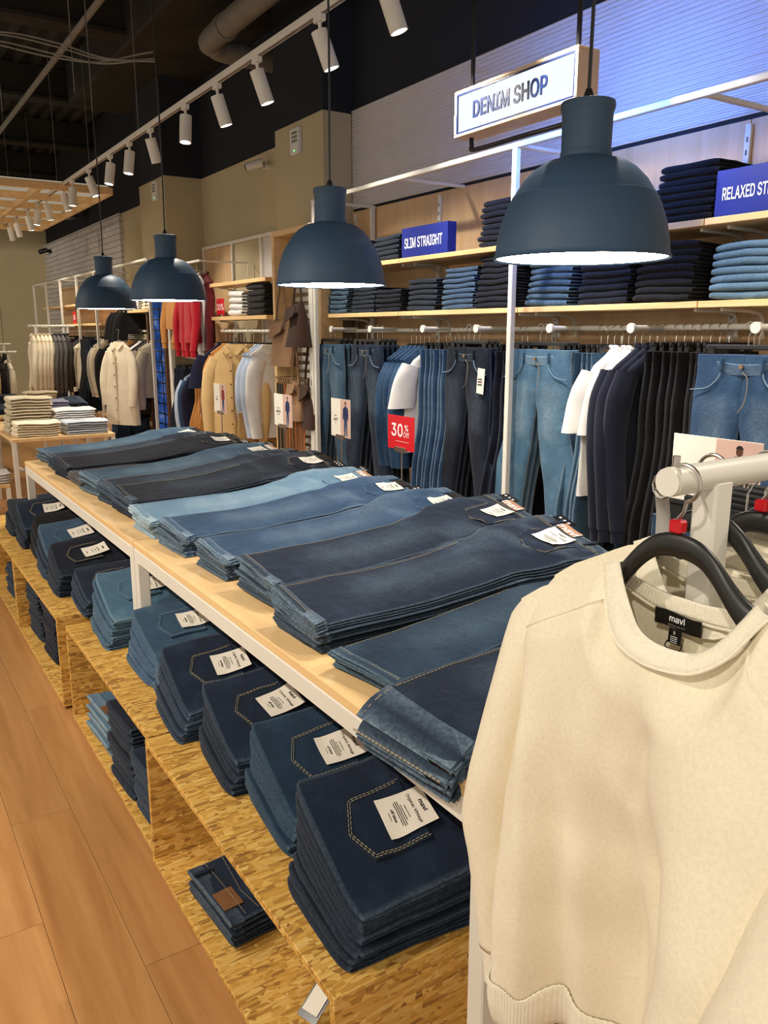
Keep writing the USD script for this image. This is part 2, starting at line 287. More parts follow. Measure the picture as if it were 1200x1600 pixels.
# ================================================================ track and spot heads
E_ = glow('lamp_white', (1.0, .93, .82), 22.0)
tk = thing('lighting_track', 'long white ceiling track holding the row of spotlights', 'track')
part(tk, 'rail', join([box(1.952, 1.988, -1.2, 13.2, 3.0, 3.034, .003)]), 'white_metal')
part(tk, 'slot', box(1.963, 1.977, -1.2, 13.2, 2.998, 3.002, .0005), 'ink_grey')
for y in (2.2, 3.55, 6.4, 9.2, 12.0): part(tk, 'hanging_wire', cyl((1.97, y, 3.03), (1.97, y, 4.4), .003, 6), 'ink_grey')
def spot(x, y, aim, label, zt=3.0, power=1.0, col=SPOT_COL):
    """a white cylinder head hung under a track at (x, y), its light shining towards the point aim"""
    t = thing('track_spotlight', label, 'spotlight', group='track spotlights')
    top = np.array([x, y, zt-.055]); d = unit(np.asarray(aim, float)-top); 
    dv = unit(d*np.array([.5, .5, 1.0]))
    d = dv if abs(dv[2]) > .8 else d
    c = top+np.array([0, 0, -.02]); a, b = c-d*.01, c+d*.155
    part(t, 'adapter', box(x-.016, x+.016, y-.035, y+.035, zt-.03, zt, .003), 'white_metal')
    part(t, 'stem', cyl((x, y, zt-.03), tuple(c+d*.02), .009, 8), 'white_metal')
    u = unit(np.cross(d, (0, 1, 0))); v = np.cross(d, u); A = np.linspace(0, 2*np.pi, 22, endpoint=False)
    ring = lambda p, r: [p+r*(math.cos(q)*u+math.sin(q)*v) for q in A]
    part(t, 'housing', loft([ring(a, .03), ring(a, .038), ring(b, .038), ring(b, .034), ring(b-d*.016, .03), ring(b-d*.017, .002)], True), 'white_metal')
    part(t, 'lens', loft([ring(b-d*.014, .029), ring(b-d*.010, .029)], True), 'lamp_white')
    s = UsdLux.SphereLight.Define(stage, t+'/bulb'); s.CreateRadiusAttr(.02); s.CreateIntensityAttr(SPOT*power/(4*math.pi*math.pi*.02**2)); s.CreateNormalizeAttr(False) if False else None
    s.CreateColorAttr(Gf.Vec3f(*col)); sh = UsdLux.ShapingAPI.Apply(s.GetPrim()); sh.CreateShapingConeAngleAttr(SPOT_ANGLE); sh.CreateShapingConeSoftnessAttr(.7)
    z = -unit(np.asarray(aim, float)-b); xx = unit(np.cross((0, 1, 0), z)); yy = np.cross(z, xx); m = np.eye(4); m[0, :3], m[1, :3], m[2, :3], m[3, :3] = xx, yy, z, b+d*.03
    s.AddTransformOp().Set(Gf.Matrix4d(*m.ravel().tolist()))
AIM = {3.05: (3.1, 2.5, 1.2), 3.61: (3.1, 3.2, 1.3), 4.3: (3.1, 3.9, 1.2), 4.86: (3.0, 4.6, 1.2), 5.4: (1.5, 4.9, .8), 6.13: (3.0, 6.6, 1.2), 6.65: (1.3, 6.4, .8), 7.2: (1.2, 6.9, .7), 7.92: (3.0, 7.4, 1.3), 8.57: (1.6, 8.4, .6), 8.95: (2.8, 9.0, 1.2), 9.8: (2.7, 9.8, 1.2), 10.31: (1.4, 10.2, .6), 10.91: (2.7, 10.9, 1.2), 11.71: (2.7, 11.9, 1.2), 12.22: (2.7, 13.0, 1.3)}
for k, (y, a) in enumerate(AIM.items()):
    o = ['nearest', 'second', 'third', 'fourth', 'fifth', 'sixth', 'seventh', 'eighth', 'ninth', 'tenth', 'eleventh', 'twelfth', 'thirteenth', 'fourteenth', 'fifteenth', 'farthest'][k]
    spot(1.97, y, a, f'white cylinder spotlight on the ceiling track, {o} in view' + ('' if o in ('nearest', 'farthest') else ' from the near end'), power=.9)
for k, (x, y, a) in enumerate(((1.97, 2.45, (3.1, 1.9, 1.2)), (1.97, 1.3, (3.1, 1.2, 1.3)), (1.97, 1.85, (1.4, 1.9, .8)), (1.97, .2, (.85, .6, 1.2)))):
    spot(x, y, a, f"white cylinder spotlight on the track above the frame, {('first', 'second', 'third', 'fourth')[k]} before the nearest seen")
tk2 = thing('lighting_track', 'white ceiling track over the aisle, out of the picture on the left', 'track')
part(tk2, 'rail', box(-1.018, -.982, -1.2, 12.6, 3.0, 3.034, .003), 'white_metal')
for k, (y, a) in enumerate(((-.4, (.9, 1.35, .5)), (1.4, (.9, 1.5, .5)), (2.3, (1.0, 2.4, .6)), (3.3, (1.0, 3.3, .6)), (4.3, (1.0, 4.4, .6)), (5.6, (.3, 5.4, .2)), (7.5, (1.2, 7.4, .6)), (9.0, (-.2, 16.0, 2.2)), (10.0, (3.0, 14.0, 2.0)), (11.0, (.6, 16.0, 1.8)), (12.0, (1.6, 16.1, 2.6)))):  # unseen heads added to light the aisle fronts and brighten the far walls
    spot(-1.0, y, a, f"white cylinder spotlight on the aisle track, {('first', 'second', 'third', 'fourth', 'fifth', 'sixth', 'seventh', 'eighth', 'ninth', 'tenth', 'eleventh', 'twelfth')[k]} from the near end", power=1.15)
# ================================================================ pendants
glow('pendant_diffuser', (1.0, .95, .86), PENDANT); plain('shade_inside', (240, 238, 232), .5, .3, var=.01)
def pendant(x, y, zb, label):
    t = thing('pendant_lamp', label, 'pendant lamp', (x, y, zb), 0, 'dark blue dome pendants')
    S = .45/2
    out = [(1.0, 0), (1.012, .012), (1.0, .03), (.985, .06), (.965, .22), (.925, .40), (.86, .575), (.80, .69), (.795, .695), (.785, .705), (.70, .84), (.58, .965), (.45, 1.045), (.305, 1.085), (.285, 1.10), (.288, 1.13), (.284, 1.15), (.275, 1.19), (.282, 1.56), (.296, 1.60), (.302, 1.635), (.295, 1.675), (.26, 1.685)]
    inn = [(.22, 1.65), (.23, 1.15), (.36, 1.0), (.53, .88), (.66, .76), (.80, .54), (.92, .2), (.97, .02)]
    part(t, 'shade', lathe([(r*S, z*S) for r, z in out]+[(.02, 1.845*S)], 64), 'pendant_blue', smooth=40) if False else None
    A = np.linspace(0, 2*np.pi, 64, endpoint=False); ring = lambda r, z: [(r*S*math.cos(q), r*S*math.sin(q), z*S) for q in A]
    part(t, 'shade', loft([ring(.97, .02)]+[ring(r, z) for r, z in out]+[ring(.02, 1.69)], False), 'pendant_blue', smooth=40)
    part(t, 'inner_lining', loft([ring(r, z) for r, z in inn]+[ring(.97, .015)], False), 'shade_inside', smooth=40)
    part(t, 'diffuser', loft([ring(.02, .04), ring(.955, .04), ring(.955, .015), ring(.6, -.01), ring(.02, -.02)], True), 'pendant_diffuser', smooth=False)
    part(t, 'cord_grip', lathe([(.014, 1.68*S), (.014, 1.74*S), (.007, 1.82*S)], 12), 'black_plastic')
    w = bez([(0, 0, 1.80*S), (.006, .003, 1.0), (-.004, 0, 1.7), (0, 0, 4.4-zb)], 6)
    part(t, 'cord', tube(w, .0045, 8), 'black_plastic')
pendant(1.63, 1.59, 1.782, 'large dark blue dome pendant lamp nearest the camera')
pendant(1.70, 3.05, 1.782, 'dark blue dome pendant lamp, second nearest, over the jeans table')
pendant(1.66, 5.00, 1.779, 'dark blue dome pendant lamp third along, overlapping the farthest one')
pendant(1.67, 6.48, 1.763, 'smallest dark blue dome pendant lamp, farthest along the row')
# ================================================================ jeans laid flat on the display table
ORD = ['topmost', 'second from top', 'third from top', 'fourth from top', 'fifth from top', 'sixth from top', 'seventh from top', 'eighth from top', 'ninth from top', 'tenth from top', 'eleventh from top', 'twelfth from top']
CN = {'navy': 'dark navy', 'indigo': 'indigo', 'blue': 'mid blue', 'light': 'light blue', 'teal': 'faded teal blue', 'steelblue': 'steel blue', 'petrol': 'petrol blue', 'black': 'black', 'charcoal': 'charcoal grey', 'ink': 'blue black'}
TT = np.linspace(0, 2*np.pi, 20, endpoint=False)
CY = np.sign(np.cos(TT))*np.abs(np.cos(TT))**.42; CZ = np.sign(np.sin(TT))*np.abs(np.sin(TT))**.62
def dashes(pts, zf, w=.0013, on=.007, off=.003, eps=.0012):
    """stitches: short raised bars along a polyline draped on zf"""
    P = np.asarray(pts, float); out = []
    seg = np.linalg.norm(np.diff(P, axis=0), axis=1); s = np.r_[0, np.cumsum(seg)]; q = np.arange(0, s[-1]-on, on+off)
    a = np.stack([np.interp(q, s, P[:, k]) for k in (0, 1)], 1); b = np.stack([np.interp(q+on, s, P[:, k]) for k in (0, 1)], 1)
    d = b-a; d /= np.maximum(np.linalg.norm(d, axis=1, keepdims=True), 1e-9); n = np.stack([-d[:, 1], d[:, 0]], 1)*w/2
    V = []
    for p in (a-n, a+n, b+n, b-n): V.append(np.c_[p, zf(p[:, 0], p[:, 1])+eps])
    top = np.stack(V, 1); k = len(q)
    low = top-[0, 0, .0012]; V = np.concatenate([top, low], 1).reshape(-1, 3)
    base = np.array([[0, 1, 2, 3], [0, 4, 5, 1], [1, 5, 6, 2], [2, 6, 7, 3], [3, 7, 4, 0], [7, 6, 5, 4]])[:, ::-1]
    return V, (np.arange(k)[:, None, None]*8+base).reshape(-1, 4)
def drape(poly, zf, nu=7, nv=6, eps=.002, t=.0016):
    """a four-cornered patch (corner order: a b c d) laid on zf"""
    a, b, c, d = [np.asarray(p, float) for p in poly]; u, v = np.linspace(0, 1, nu)[:, None, None], np.linspace(0, 1, nv)[None, :, None]
    P = (a*(1-u)+b*u)*(1-v)+(d*(1-u)+c*u)*v
    return slab(np.dstack([P, zf(P[..., 0], P[..., 1])+eps]), t)
def pent(cx, cy, w, l, up=1):
    """back-pocket outline: opening at +x (towards the waist), point at -x"""
    return [(cx+l*.5*up, cy-w*.5), (cx-l*.32*up, cy-w*.46), (cx-l*.5*up, cy), (cx-l*.32*up, cy+w*.46), (cx+l*.5*up, cy+w*.5)]
def deform(V, f): return V if f is None else f(V)
def printed_label(t, cx, cy, w, l, ang, zf, detail, f=None, curl=.01):
    """white paper label on the pocket; its top is towards the waist (+x), it reads towards -y"""
    ca, sa = math.cos(ang), math.sin(ang); R = lambda u, v: (cx+ca*u-sa*v, cy+sa*u+ca*v)
    zz = lambda x, y: zf(x, y)+.004+curl*np.clip(np.hypot(np.asarray(x)-cx, np.asarray(y)-cy)/l*1.6-.35, 0, 1)**2
    m = drape([R(-l/2, -w/2), R(l/2, -w/2), R(l/2, w/2), R(-l/2, w/2)], zz, 8, 7, 0, .0006)
    lb = part(t, 'paper_label', (deform(m[0], f), m[1]), 'paper')
    if not detail: rows = [(.33, .30, .05), (.12, .5, .03), (0, .4, .02), (-.12, .42, .02), (-.34, .25, .03)]
    else: rows = [(.02, .34, .012), (-.05, .40, .012), (-.09, .62, .014), (-.13, .64, .014), (-.17, .58, .014), (-.34, .2, .01)]
    L = []
    for r, wd, h in rows:
        L.append(drape([R(r*l-h*l/2, -wd*w/2), R(r*l+h*l/2, -wd*w/2), R(r*l+h*l/2, wd*w/2), R(r*l-h*l/2, wd*w/2)], zz, 2, 5, .0006, .0003))
    if detail:
        for s, r, h, b in (('mavi', .36, .085, True), ('Organic Vintage', .18, .06, False), ('off blue', -.26, .05, True)):
            V, F = text(s, h*l, (0, 0, 0), (1, 0, 0), (0, 1, 0), .0004, b)
            k = min(1, .86*w/(V[:, 0].max()-V[:, 0].min()))
            u, v = V[:, 1]+r*l, -V[:, 0]*k; X, Y = cx+ca*u-sa*v, cy+sa*u+ca*v
            L.append((np.c_[X, Y, zz(X, Y)+V[:, 2]+.0006], F))
    m = join(L); part(lb, 'print', (deform(m[0], f), m[1]), 'ink', smooth=False)
def flat_jean(pile, k, n, tone, loc, rz, label, group, wc=.232, ww=.28, hc=.0135, hw=.021, top=False, L=1.03, over=None, detail=False, patch='tan', seed=0):
    """k-th jean counted from the table; folded lengthwise, cuff at x=0, waist at x=L, outseam on the -y side"""
    L = L+.008*(n-1-k); r = random.Random(seed*131+k*7+1); t = thing('flat_jeans', label, 'jeans', loc, rz, group)
    U = np.r_[0, .004, .012, np.linspace(.03, .62, 13), np.linspace(.66, L-.02, 11), L-.006, L]
    dx = r.uniform(-.012, .012)+(.004*k if over else 0); dy = r.uniform(-.006, .006)
    H = lambda u: hc+(hw-hc)*sstep(.25, .95, u)
    rdg = lambda u, y: (1-np.abs(2*meshkit.noise(np.stack(np.broadcast_arrays(u*7+y*10+seed, u*4-y*9, .2), -1), seed)-1))**3
    wav = lambda u, y, s: .009*rdg(u, y)*(.25+.75*sstep(.45, .7, u)*(1-sstep(.85, 1, u)))*sstep(0, .15, u)+.012*nz(u*7+seed, y*9, seed*3+5)*sstep(0, .2, u)+.013*(1-sstep(0, .16, u))*nz(y*15+k*.45, u*5, seed+s)
    amp = 1.0 if top else .8
    far = lambda u: wc/2+.008*nz(u*6, 0, seed+k)+(ww-wc)*.75*sstep(.66, .74, u)-.018*sstep(.76, L, u)
    near = lambda u: -wc/2+.006*nz(u*5, 3, seed+k+40)-(ww-wc)*.4*sstep(.6, .9, u)
    bas = lambda u: H(u)*k+.002
    tilt = lambda u, y: (1+.21*np.clip((np.asarray(y, float)+.02)/(wc/2), -1.2, 1.2))*1.0
    if over:
        ue, rr = over
        def f(V):
            V = V.copy(); u, z = V[:, 0], V[:, 2]; d = np.clip(ue-u, 0, 9); A = 1.05; a = np.clip(d/rr, 0, A); rest = np.clip(d-rr*A, 0, 9); R = rr+z
            on = d > 0; V[on, 0] = (ue-R*np.sin(a)-rest*np.cos(a))[on]; V[on, 2] = (-rr+R*np.cos(a)-rest*np.sin(a))[on]; return V
    else: f = None
    legs, hems = [], []
    for l in (0, 1):
        e = r.uniform(-.008, .004) if l == 0 else r.uniform(-.004, .006); du = r.uniform(-.006, .006)
        R, W = [], []
        for i, u in enumerate(U):
            a, b = near(u)+e*(1-.6*sstep(.5, .9, u)), far(u)-e*.5; yc, hy = (a+b)/2, (b-a)/2; h = H(u)/2
            y = yc+hy*CY+dy; z = (bas(u)+h*l+h/2*(1+CZ*.97))*tilt(u, y)+amp*wav(u, y, 0)+(.004*nz(y*11, u*3+k, seed+9*l+k)*(1-sstep(.02, .2, u)))
            edge = .6 if (u < .005 or u > L-.01) else 0.0
            R.append(np.stack([np.full(20, u+dx+du*(1-sstep(0, .6, u))), y, z], 1)); W.append(np.clip(edge+.35*(np.abs(CY) > .97)+.30*np.exp(-((y-.01)/.055)**2)*(CZ > 0)*sstep(.1, .3, u)*(1-sstep(.5, .75, u))+.22*(rdg(u, y) > .55)*(CZ > 0)*sstep(.5, .65, u)+(.45 if .62 < u < .70 and l == 1 and top else 0)*0, 0, 1))  # broad thigh band: real fading plus the lit highlight painted into the colour
        R = np.array(R)
        inn = R[0].copy(); c = inn.mean(0); inn = c+(inn-c)*[1, .97, .35]+[.03, 0, 0]
        rim = R[0].copy(); rim = c+(rim-c)*[1, .985, .6]
        m = loft(np.concatenate([[inn, rim], R[0:]], 0), True, W=np.r_[[np.full(20, .6)], [np.full(20, 1.)], W]); legs.append((deform(m[0], f), m[1], m[2]))
        # the hem: a doubled band round the cuff
        hb = []
        for ri, s_, dq in ((0, .75, -.001), (0, 1.06, -.0035), (1, 1.14, 0), (2, 1.15, 0), (3, 1.14, -.003), (3, 1.02, -.001)):
            cc = R[ri].mean(0); q = R[ri]-cc; g = np.stack([q[:, 0]*0+dq, q[:, 1]*(1+.014*min(1, s_)), q[:, 2]+np.sign(CZ)*(np.abs(CZ) > .1)*.0016*(s_-.9)/.2], 1) if s_ > .8 else q*[1, .98, .6]+[dq, 0, 0]; hb.append(cc+g)
        m = loft(hb, False, W=np.repeat([[.9], [1.], [.25], [.05], [.55], [.5]], 20, 1)); hems.append((deform(m[0], f), m[1], m[2]))
    part(t, 'legs', join(legs), 'denim_'+tone); part(t, 'hem', join(hems), 'denim_'+tone)
    zt = lambda u, y: (bas(np.asarray(u, float))+H(np.asarray(u, float))*.985)*tilt(u, y)+amp*wav(np.asarray(u, float), np.asarray(y, float), 0)
    # waistband with loops, open at the back
    wb = []
    for u, s in ((L-.042, .96), (L-.040, 1.12), (L-.012, 1.14), (L+.004, 1.05), (L+.004, .72), (L-.02, .5)):
        a, b = near(min(u, L)), far(min(u, L)); h = H(L); y = (a+b)/2+(b-a)/2*CY*(1.01 if s > 1 else .985)+dy
        wb.append(np.stack([np.full(20, u+dx), y, (bas(L)+h/2*(1+CZ*s))*tilt(L, y)+amp*wav(min(u, L), y, 0)], 1))
    part(t, 'waistband', loft(wb, True, W=np.repeat([[.4], [.5], [.1], [.9], [.6], [.2]], 20, 1)), 'denim_'+tone)
    yn = near(L)+dy
    part(t, 'belt_loop', box(L-.046+dx, L+.004+dx, yn-.006, yn+.004, (bas(L)+H(L)*.1)*tilt(L, yn), (bas(L)+H(L)*.95)*tilt(L, yn), .003), 'denim_'+tone)
    part(t, 'button', moved(lathe([(.0085, 0), (.009, .003), (.006, .0045), (.001, .005)], 10), (0, 0, 0)) if False else tube([(L-.09+dx, yn-.010, (bas(L)+H(L)*.5)*tilt(L, yn)), (L-.09+dx, yn-.004, (bas(L)+H(L)*.5)*tilt(L, yn))], .0055, 8), 'steel') if r.random() < .5 else None
    if top:
        for q in (.2, .72):
            y = near(L)*(1-q)+far(L)*q+dy; part(t, 'belt_loop', drape([(L-.05, y-.006), (L+.004, y-.006), (L+.004, y+.006), (L-.05, y+.006)], zt, 4, 3, .004, .004), 'denim_'+tone)
        zf = lambda x, y: zt(np.asarray(x)-dx, y); cx, cy = L-.155+dx, (near(.9)+far(.9))/2-.012
        p = pent(cx, cy, .135, .15); zp = lambda x, y: zf(x, y)+.002
        part(t, 'back_pocket', join([drape([p[1], p[0], p[4], p[3]], zf, 7, 7, .002, .002), drape([p[2], p[1], p[3], p[2]], zf, 4, 4, .002, .002)]), 'denim_'+tone)
        q = lambda s: [((x-cx)*s+cx, (y-cy)*s+cy) for x, y in p]
        st = [dashes(bez(q(.985), 1) if False else q(.985), zp), dashes(q(.92), zp), dashes([(L-.048, near(L)*.97), (L-.052, far(L)*.97)], zf, eps=.003), dashes([(L-.055, near(L)*.97), (L-.059, far(L)*.97)], zf, eps=.003), dashes([(x, far(x)-.012) for x in np.linspace(.03, .6, 20)], zf), dashes([(.016, y) for y in np.linspace(near(0)*.95, far(0)*.95, 9)], zf, eps=.003)]
        st = join(st); part(t, 'stitching', (deform(st[0], f), st[1]), 'thread' if tone in ('indigo', 'navy', 'ink', 'petrol') else 'thread_blue', smooth=False)
        printed_label(t, cx+.045, cy-.004, .085 if detail else .075, .105 if detail else .095, r.uniform(-.12, .2), zp, detail)
        y = far(L)*.45+near(L)*.55
        lp = part(t, 'leather_patch', drape([(L-.044, y-.012), (L+.002, y-.012), (L+.004, y+.062), (L-.042, y+.062)], zf, 4, 5, .005, .002), 'leather_patch' if patch == 'tan' else 'black_plastic')
        if patch == 'tan':
            V, F = text('mavi', .026, (0, 0, 0), (1, 0, 0), (0, 1, 0), .0005, True); X, Y = L-.024+V[:, 1]*1.2, y+.025-V[:, 0]; part(lp, 'lettering', (np.c_[X, Y, zf(X, Y)+.0065+V[:, 2]], F), 'white_print', smooth=False)
        y = near(L)*.75+far(L)*.25
        ht = part(t, 'size_tag', drape([(L-.03, y-.045), (L+.028, y-.045), (L+.028, y+.03), (L-.03, y+.03)], lambda x, yy: zf(np.minimum(x, L), yy)+.006, 4, 4, .0, .001), 'black_gloss') if patch != 'tan' else part(t, 'size_tag', drape([(L-.01, y+.10), (L+.035, y+.10), (L+.035, y+.165), (L-.01, y+.165)], lambda x, yy: zf(np.minimum(x, L), yy)+.004, 4, 4, .0, .001), 'black_gloss')
        y2 = y+.132 if patch == 'tan' else y-.008
        part(ht, 'print', join([drape([(L-.012+.018*a, y2+.018*b-.004), (L-.002+.018*a, y2+.018*b-.004), (L-.002+.018*a, y2+.018*b+.003), (L-.012+.018*a, y2+.018*b+.003)], lambda x, yy: zf(np.minimum(x, L), yy)+.0068, 2, 2, .0, .0004) for a in ((1,) if patch == 'tan' else (0, 1)) for b in (-1, 0, 1)]), 'white_print', smooth=False)
    return t
# ================================================================ the display tables
def table(name, x0, x1, y0, y1, z, label, leg=.042, apron=.05, base=None):
    t = thing(name, label, 'table', ((x0+x1)/2, (y0+y1)/2, 0)); X, Y = (x1-x0)/2, (y1-y0)/2
    part(t, 'tabletop', box(-X, X, -Y, Y, z-.026, z, .003), 'birch')
    for s, d in ((-1, 0), (1, 0)): part(t, 'side_rail', box(s*X-(leg if s > 0 else 0), s*X+(0 if s > 0 else leg), -Y+leg, Y-leg, z-.026-apron, z-.0265, .003), 'white_metal')
    for s in (-1, 1): part(t, 'end_rail', box(-X+leg, X-leg, s*Y-(leg if s > 0 else 0), s*Y+(0 if s > 0 else leg), z-.026-apron, z-.0265, .003), 'white_metal')
    for a in (-1, 1):
        for b in (-1, 1): part(t, 'leg', box(a*X-(leg if a > 0 else 0), a*X+(0 if a > 0 else leg), b*Y-(leg if b > 0 else 0), b*Y+(0 if b > 0 else leg), (base or {}).get((a, b), 0), z-.0265, .003), 'white_metal')
    return t
TZ = .85
table('display_table', .79, 2.0, .915, 2.93, TZ, 'long wooden display table with white metal frame, nearer half, under stacked jeans', base={(-1, 1): .4205})
table('display_table', .79, 2.0, 2.945, 5.15, TZ, 'wooden display table with white metal frame, farther half, beyond the leg joint', base={(-1, -1): .4205, (-1, 1): .4205})
#        front x, y centre, turn, tones from the bottom, extra
PILES = [(.765, 1.105, 5, ['indigo']*7, dict(over=(.065, .05), wc=.235, hc=.0098, hw=.0125)),
         (.855, 1.415, 9, ['petrol']*4, dict(wc=.21, hc=.010, hw=.0125)),
         (.845, 1.725, 1, ['navy']*3+['indigo']*4, dict(detail=True, top_tone='indigo', L=.985)),
         (.90, 2.06, 3, ['navy']*2+['indigo']*5, dict()),
         (.885, 2.385, 2, ['indigo']*6, dict(patch='dark', top_tone='blue')),
         (.87, 2.72, 3, ['blue']*2+['indigo']*3+['blue'], dict(patch='dark')),
         (.855, 3.02, 2, ['light']*6, dict()),
         (.88, 3.37, 5, ['ink']*3+['navy']*4, dict(patch='dark')),
         (.89, 3.64, 6, ['navy']*5+['indigo'], dict(patch='dark')),
         (.885, 3.93, 8, ['steelblue']*6, dict()),
         (.88, 4.22, 3, ['charcoal']*3, dict(nolabel=True)),
         (.865, 4.47, 5, ['ink']*6, dict(patch='dark')),
         (.885, 4.74, 9, ['navy']*4+['indigo'], dict(patch='dark')),
         (.885, 5.0, 11, ['steelblue']*5, dict(patch='dark'))]
PN = ['draping over the near table corner', 'in the thin second table pile', 'in the third table pile', 'in the fourth table pile', 'in the fifth table pile', 'in the sixth table pile', 'in the seventh table pile', 'in the eighth table pile', 'in the ninth table pile', 'in the tenth table pile', 'in the eleventh table pile', 'in the twelfth table pile', 'in the thirteenth table pile', 'in the farthest table pile']
for i, (x, y, a, tones, o) in enumerate(PILES):
    o = dict(o); tt = o.pop('top_tone', None); nl = o.pop('nolabel', False); n = len(tones)
    for k, tn in enumerate(tones):
        top = k == n-1
        if top and tt: tn = tt
        flat_jean(i, k, n, tn, (x, y, TZ), a, f'{CN[tn]} jeans laid flat, {ORD[n-1-k]} {PN[i]}', 'jeans laid flat on the display table', top=top, seed=i+1, ww=.285, **{'hc': .0122 if n > 4 else .014, 'hw': .0192, **o})
# ================================================================ OSB boxes under the table
def osb_box(x, y0, y1, z, label, d=.52, div=True):
    t = thing('osb_box', label, 'box', (x, (y0+y1)/2, 0), 0, 'chipboard boxes under the table'); Y = (y1-y0)/2; b = .018
    part(t, 'top_panel', box(0, d, -Y, Y, z-b, z, .0015), 'osb_board'); part(t, 'bottom_panel', box(0, d, -Y, Y, .012, .012+b, .0015), 'osb_board')
    for s in (-1, 1): part(t, 'side_panel', box(0, d, s*Y-(b if s > 0 else 0), s*Y+(0 if s > 0 else b), .012+b, z-b, .0015), 'osb_board')
    part(t, 'back_panel', box(d-.012, d, -Y+b, Y-b, .012+b, z-b, .001), 'osb_board')
    part(t, 'plinth', box(.012, d-.01, -Y+.01, Y-.01, 0, .012, .001), 'dark_wood')
BZ = .42
osb_box(.60, 1.10, 2.243, BZ, 'nearest chipboard box under the table, single folded jeans inside')
osb_box(.612, 2.255, 3.37, BZ, 'second chipboard box from the near end, three short stacks inside')
osb_box(.60, 3.49, 4.61, BZ, 'third chipboard box from the near end, dark jeans stacks inside')
osb_box(.60, 4.62, 5.75, BZ, 'farthest chipboard box at the left edge of the picture')
def folded(name, label, cat, loc, rz, group, matn, D=.40, W=.27, h=.03, seed=0, k=0, lean=0.0, rise=0.0, bend=0.0, top=False, detail=False, back=True, notch=.5, wob=.006, patch=None, pocket=True, nu=12, lab=True, base=None, tau=0.0):
    """something folded once over a rounded front edge at x=0, its open ends at x=D; k = place in its pile, lean moves higher ones back, rise lifts the back"""
    r = random.Random(seed*77+k*5+3); t = thing(name, label, cat, loc, rz, group); rh = h/4
    z0 = (k*h if base is None else base); ox = lean*k+r.uniform(-.008, .008); oy = r.uniform(-.008, .008); w = W/2*(1+r.uniform(-.02, .02))
    tl = lambda y: (1+tau*np.clip(np.asarray(y, float)/(W/2), -1.1, 1.1)) if tau else 1.0
    sag = lambda x, y: (rise*k*h)*sstep(0, D, x)-bend*k*h*sstep(.25*W, .55*W, np.abs(y))*(1 if top else .7)+wob*nz(x*9+seed, y*9+k*.2, seed*3+1)+wob*.6*nz(x*21, y*17+k, seed+k)
    prof = [(D-x*(D-rh), 3*rh) for x in np.linspace(0, 1, nu)]+[(rh-rh*1.0*math.sin(a)*1.0, 2*rh+rh*math.cos(a)) for a in np.linspace(.3, math.pi-.3, 6)]+[(rh+x*(D-rh-.01), rh) for x in np.linspace(0, 1, nu)]
    n = len(prof); R = []; W_ = []
    nose = [i for i in range(n) if nu <= i < nu+6]
    P = np.array(prof); T = np.gradient(P, axis=0); T /= np.linalg.norm(T, axis=1, keepdims=True)
    cy = CY*w; prof_t = CZ*(1-.30*notch*(np.abs(CY) > .9))
    fray = .006*nz(np.arange(n)*.35, k*1.7, seed+11)
    for i in range(n):
        nx, nzz = -T[i][1], T[i][0]; y = cy*(1+fray[i]/w)+oy
        x = P[i][0]+(-nx)*rh*.94*prof_t; z = P[i][1]+(-nzz)*rh*.94*prof_t
        x = x+.004*nz(y*14+k, i*.3, seed+2)+(.011*np.abs(CY)**5 if i in nose or abs(i-nu-2.5) < 6 else 0)*(1 if tau else .4); R.append(np.stack([x+ox, y, (z0+z)*tl(y)+sag(x, y)], 1)); W_.append(.3*(np.abs(CY) > .97)+(.16 if i in nose else 0)*np.ones(20))
    part(t, 'body', loft(np.array(R), True, W=np.array(W_)), matn)
    zt = lambda x, y: (z0+h*.985)*tl(y)+sag(np.asarray(x, float)-ox, np.asarray(y, float))
    if back: 
        part(t, 'waistband', join([loft([np.stack([np.full(20, D+ox+q), cy*s+oy, (z0+3*rh+rh*s2*CZ)*tl(cy)+sag(D, cy)], 1) for q, s, s2 in ((-.04, 1, .96), (-.038, 1.015, 1.1), (-.004, 1.015, 1.12), (.002, 1, .95), (.002, .97, .5))], True, W=np.repeat([[.3], [.4], [.1], [.8], [.5]], 20, 1))]), matn)
        part(t, 'button', tube([(D*.8+ox, -w+oy-.005, (z0+3*rh)*tl(-w)), (D*.8+ox, -w+oy+.002, (z0+3*rh)*tl(-w))], .0055, 8), 'steel') if r.random() < .3 else None
    if top and pocket:
        zf = lambda x, y: zt(x, y); cx, cy_ = .13+ox, -.01+oy; p = pent(cx, cy_, .14, .155)
        part(t, 'back_pocket', join([drape([p[1], p[0], p[4], p[3]], zf, 12, 10, .0045, .005), drape([p[2], p[1], p[3], p[2]], zf, 6, 6, .0045, .005)]), matn)
        q = lambda s: [((x-cx)*s+cx, (y-cy_)*s+cy_) for x, y in p]; zp = lambda x, y: zf(x, y)+.0065
        zf = lambda x, y: zt(x, y)+.0035
        st = join([dashes(q(.985), zp), dashes(q(.92), zp), dashes([(D-.045+ox, -w*.95), (D-.045+ox, w*.95)], zf, eps=.003), dashes([(D-.10+ox, -w*.95), (D-.075+ox, w*.3), (D-.085+ox, w*.95)], zf)])
        part(t, 'stitching', st, 'thread_blue' if matn in ('denim_light', 'denim_steelblue', 'denim_teal', 'denim_blue') else 'thread', smooth=False)
        part(t, 'belt_loop', drape([(D-.05+ox, -w*.62-.007), (D+.004+ox, -w*.62-.007), (D+.004+ox, -w*.62+.007), (D-.05+ox, -w*.62+.007)], zf, 3, 3, .004, .004), matn)
        part(t, 'belt_loop', tube([(D*.55+ox, -w+oy-.003, zt(D*.55, -w)-.02), (D*.55+ox+.035, -w+oy-.003, zt(D*.55, -w)-.018)], .005, 6), matn)
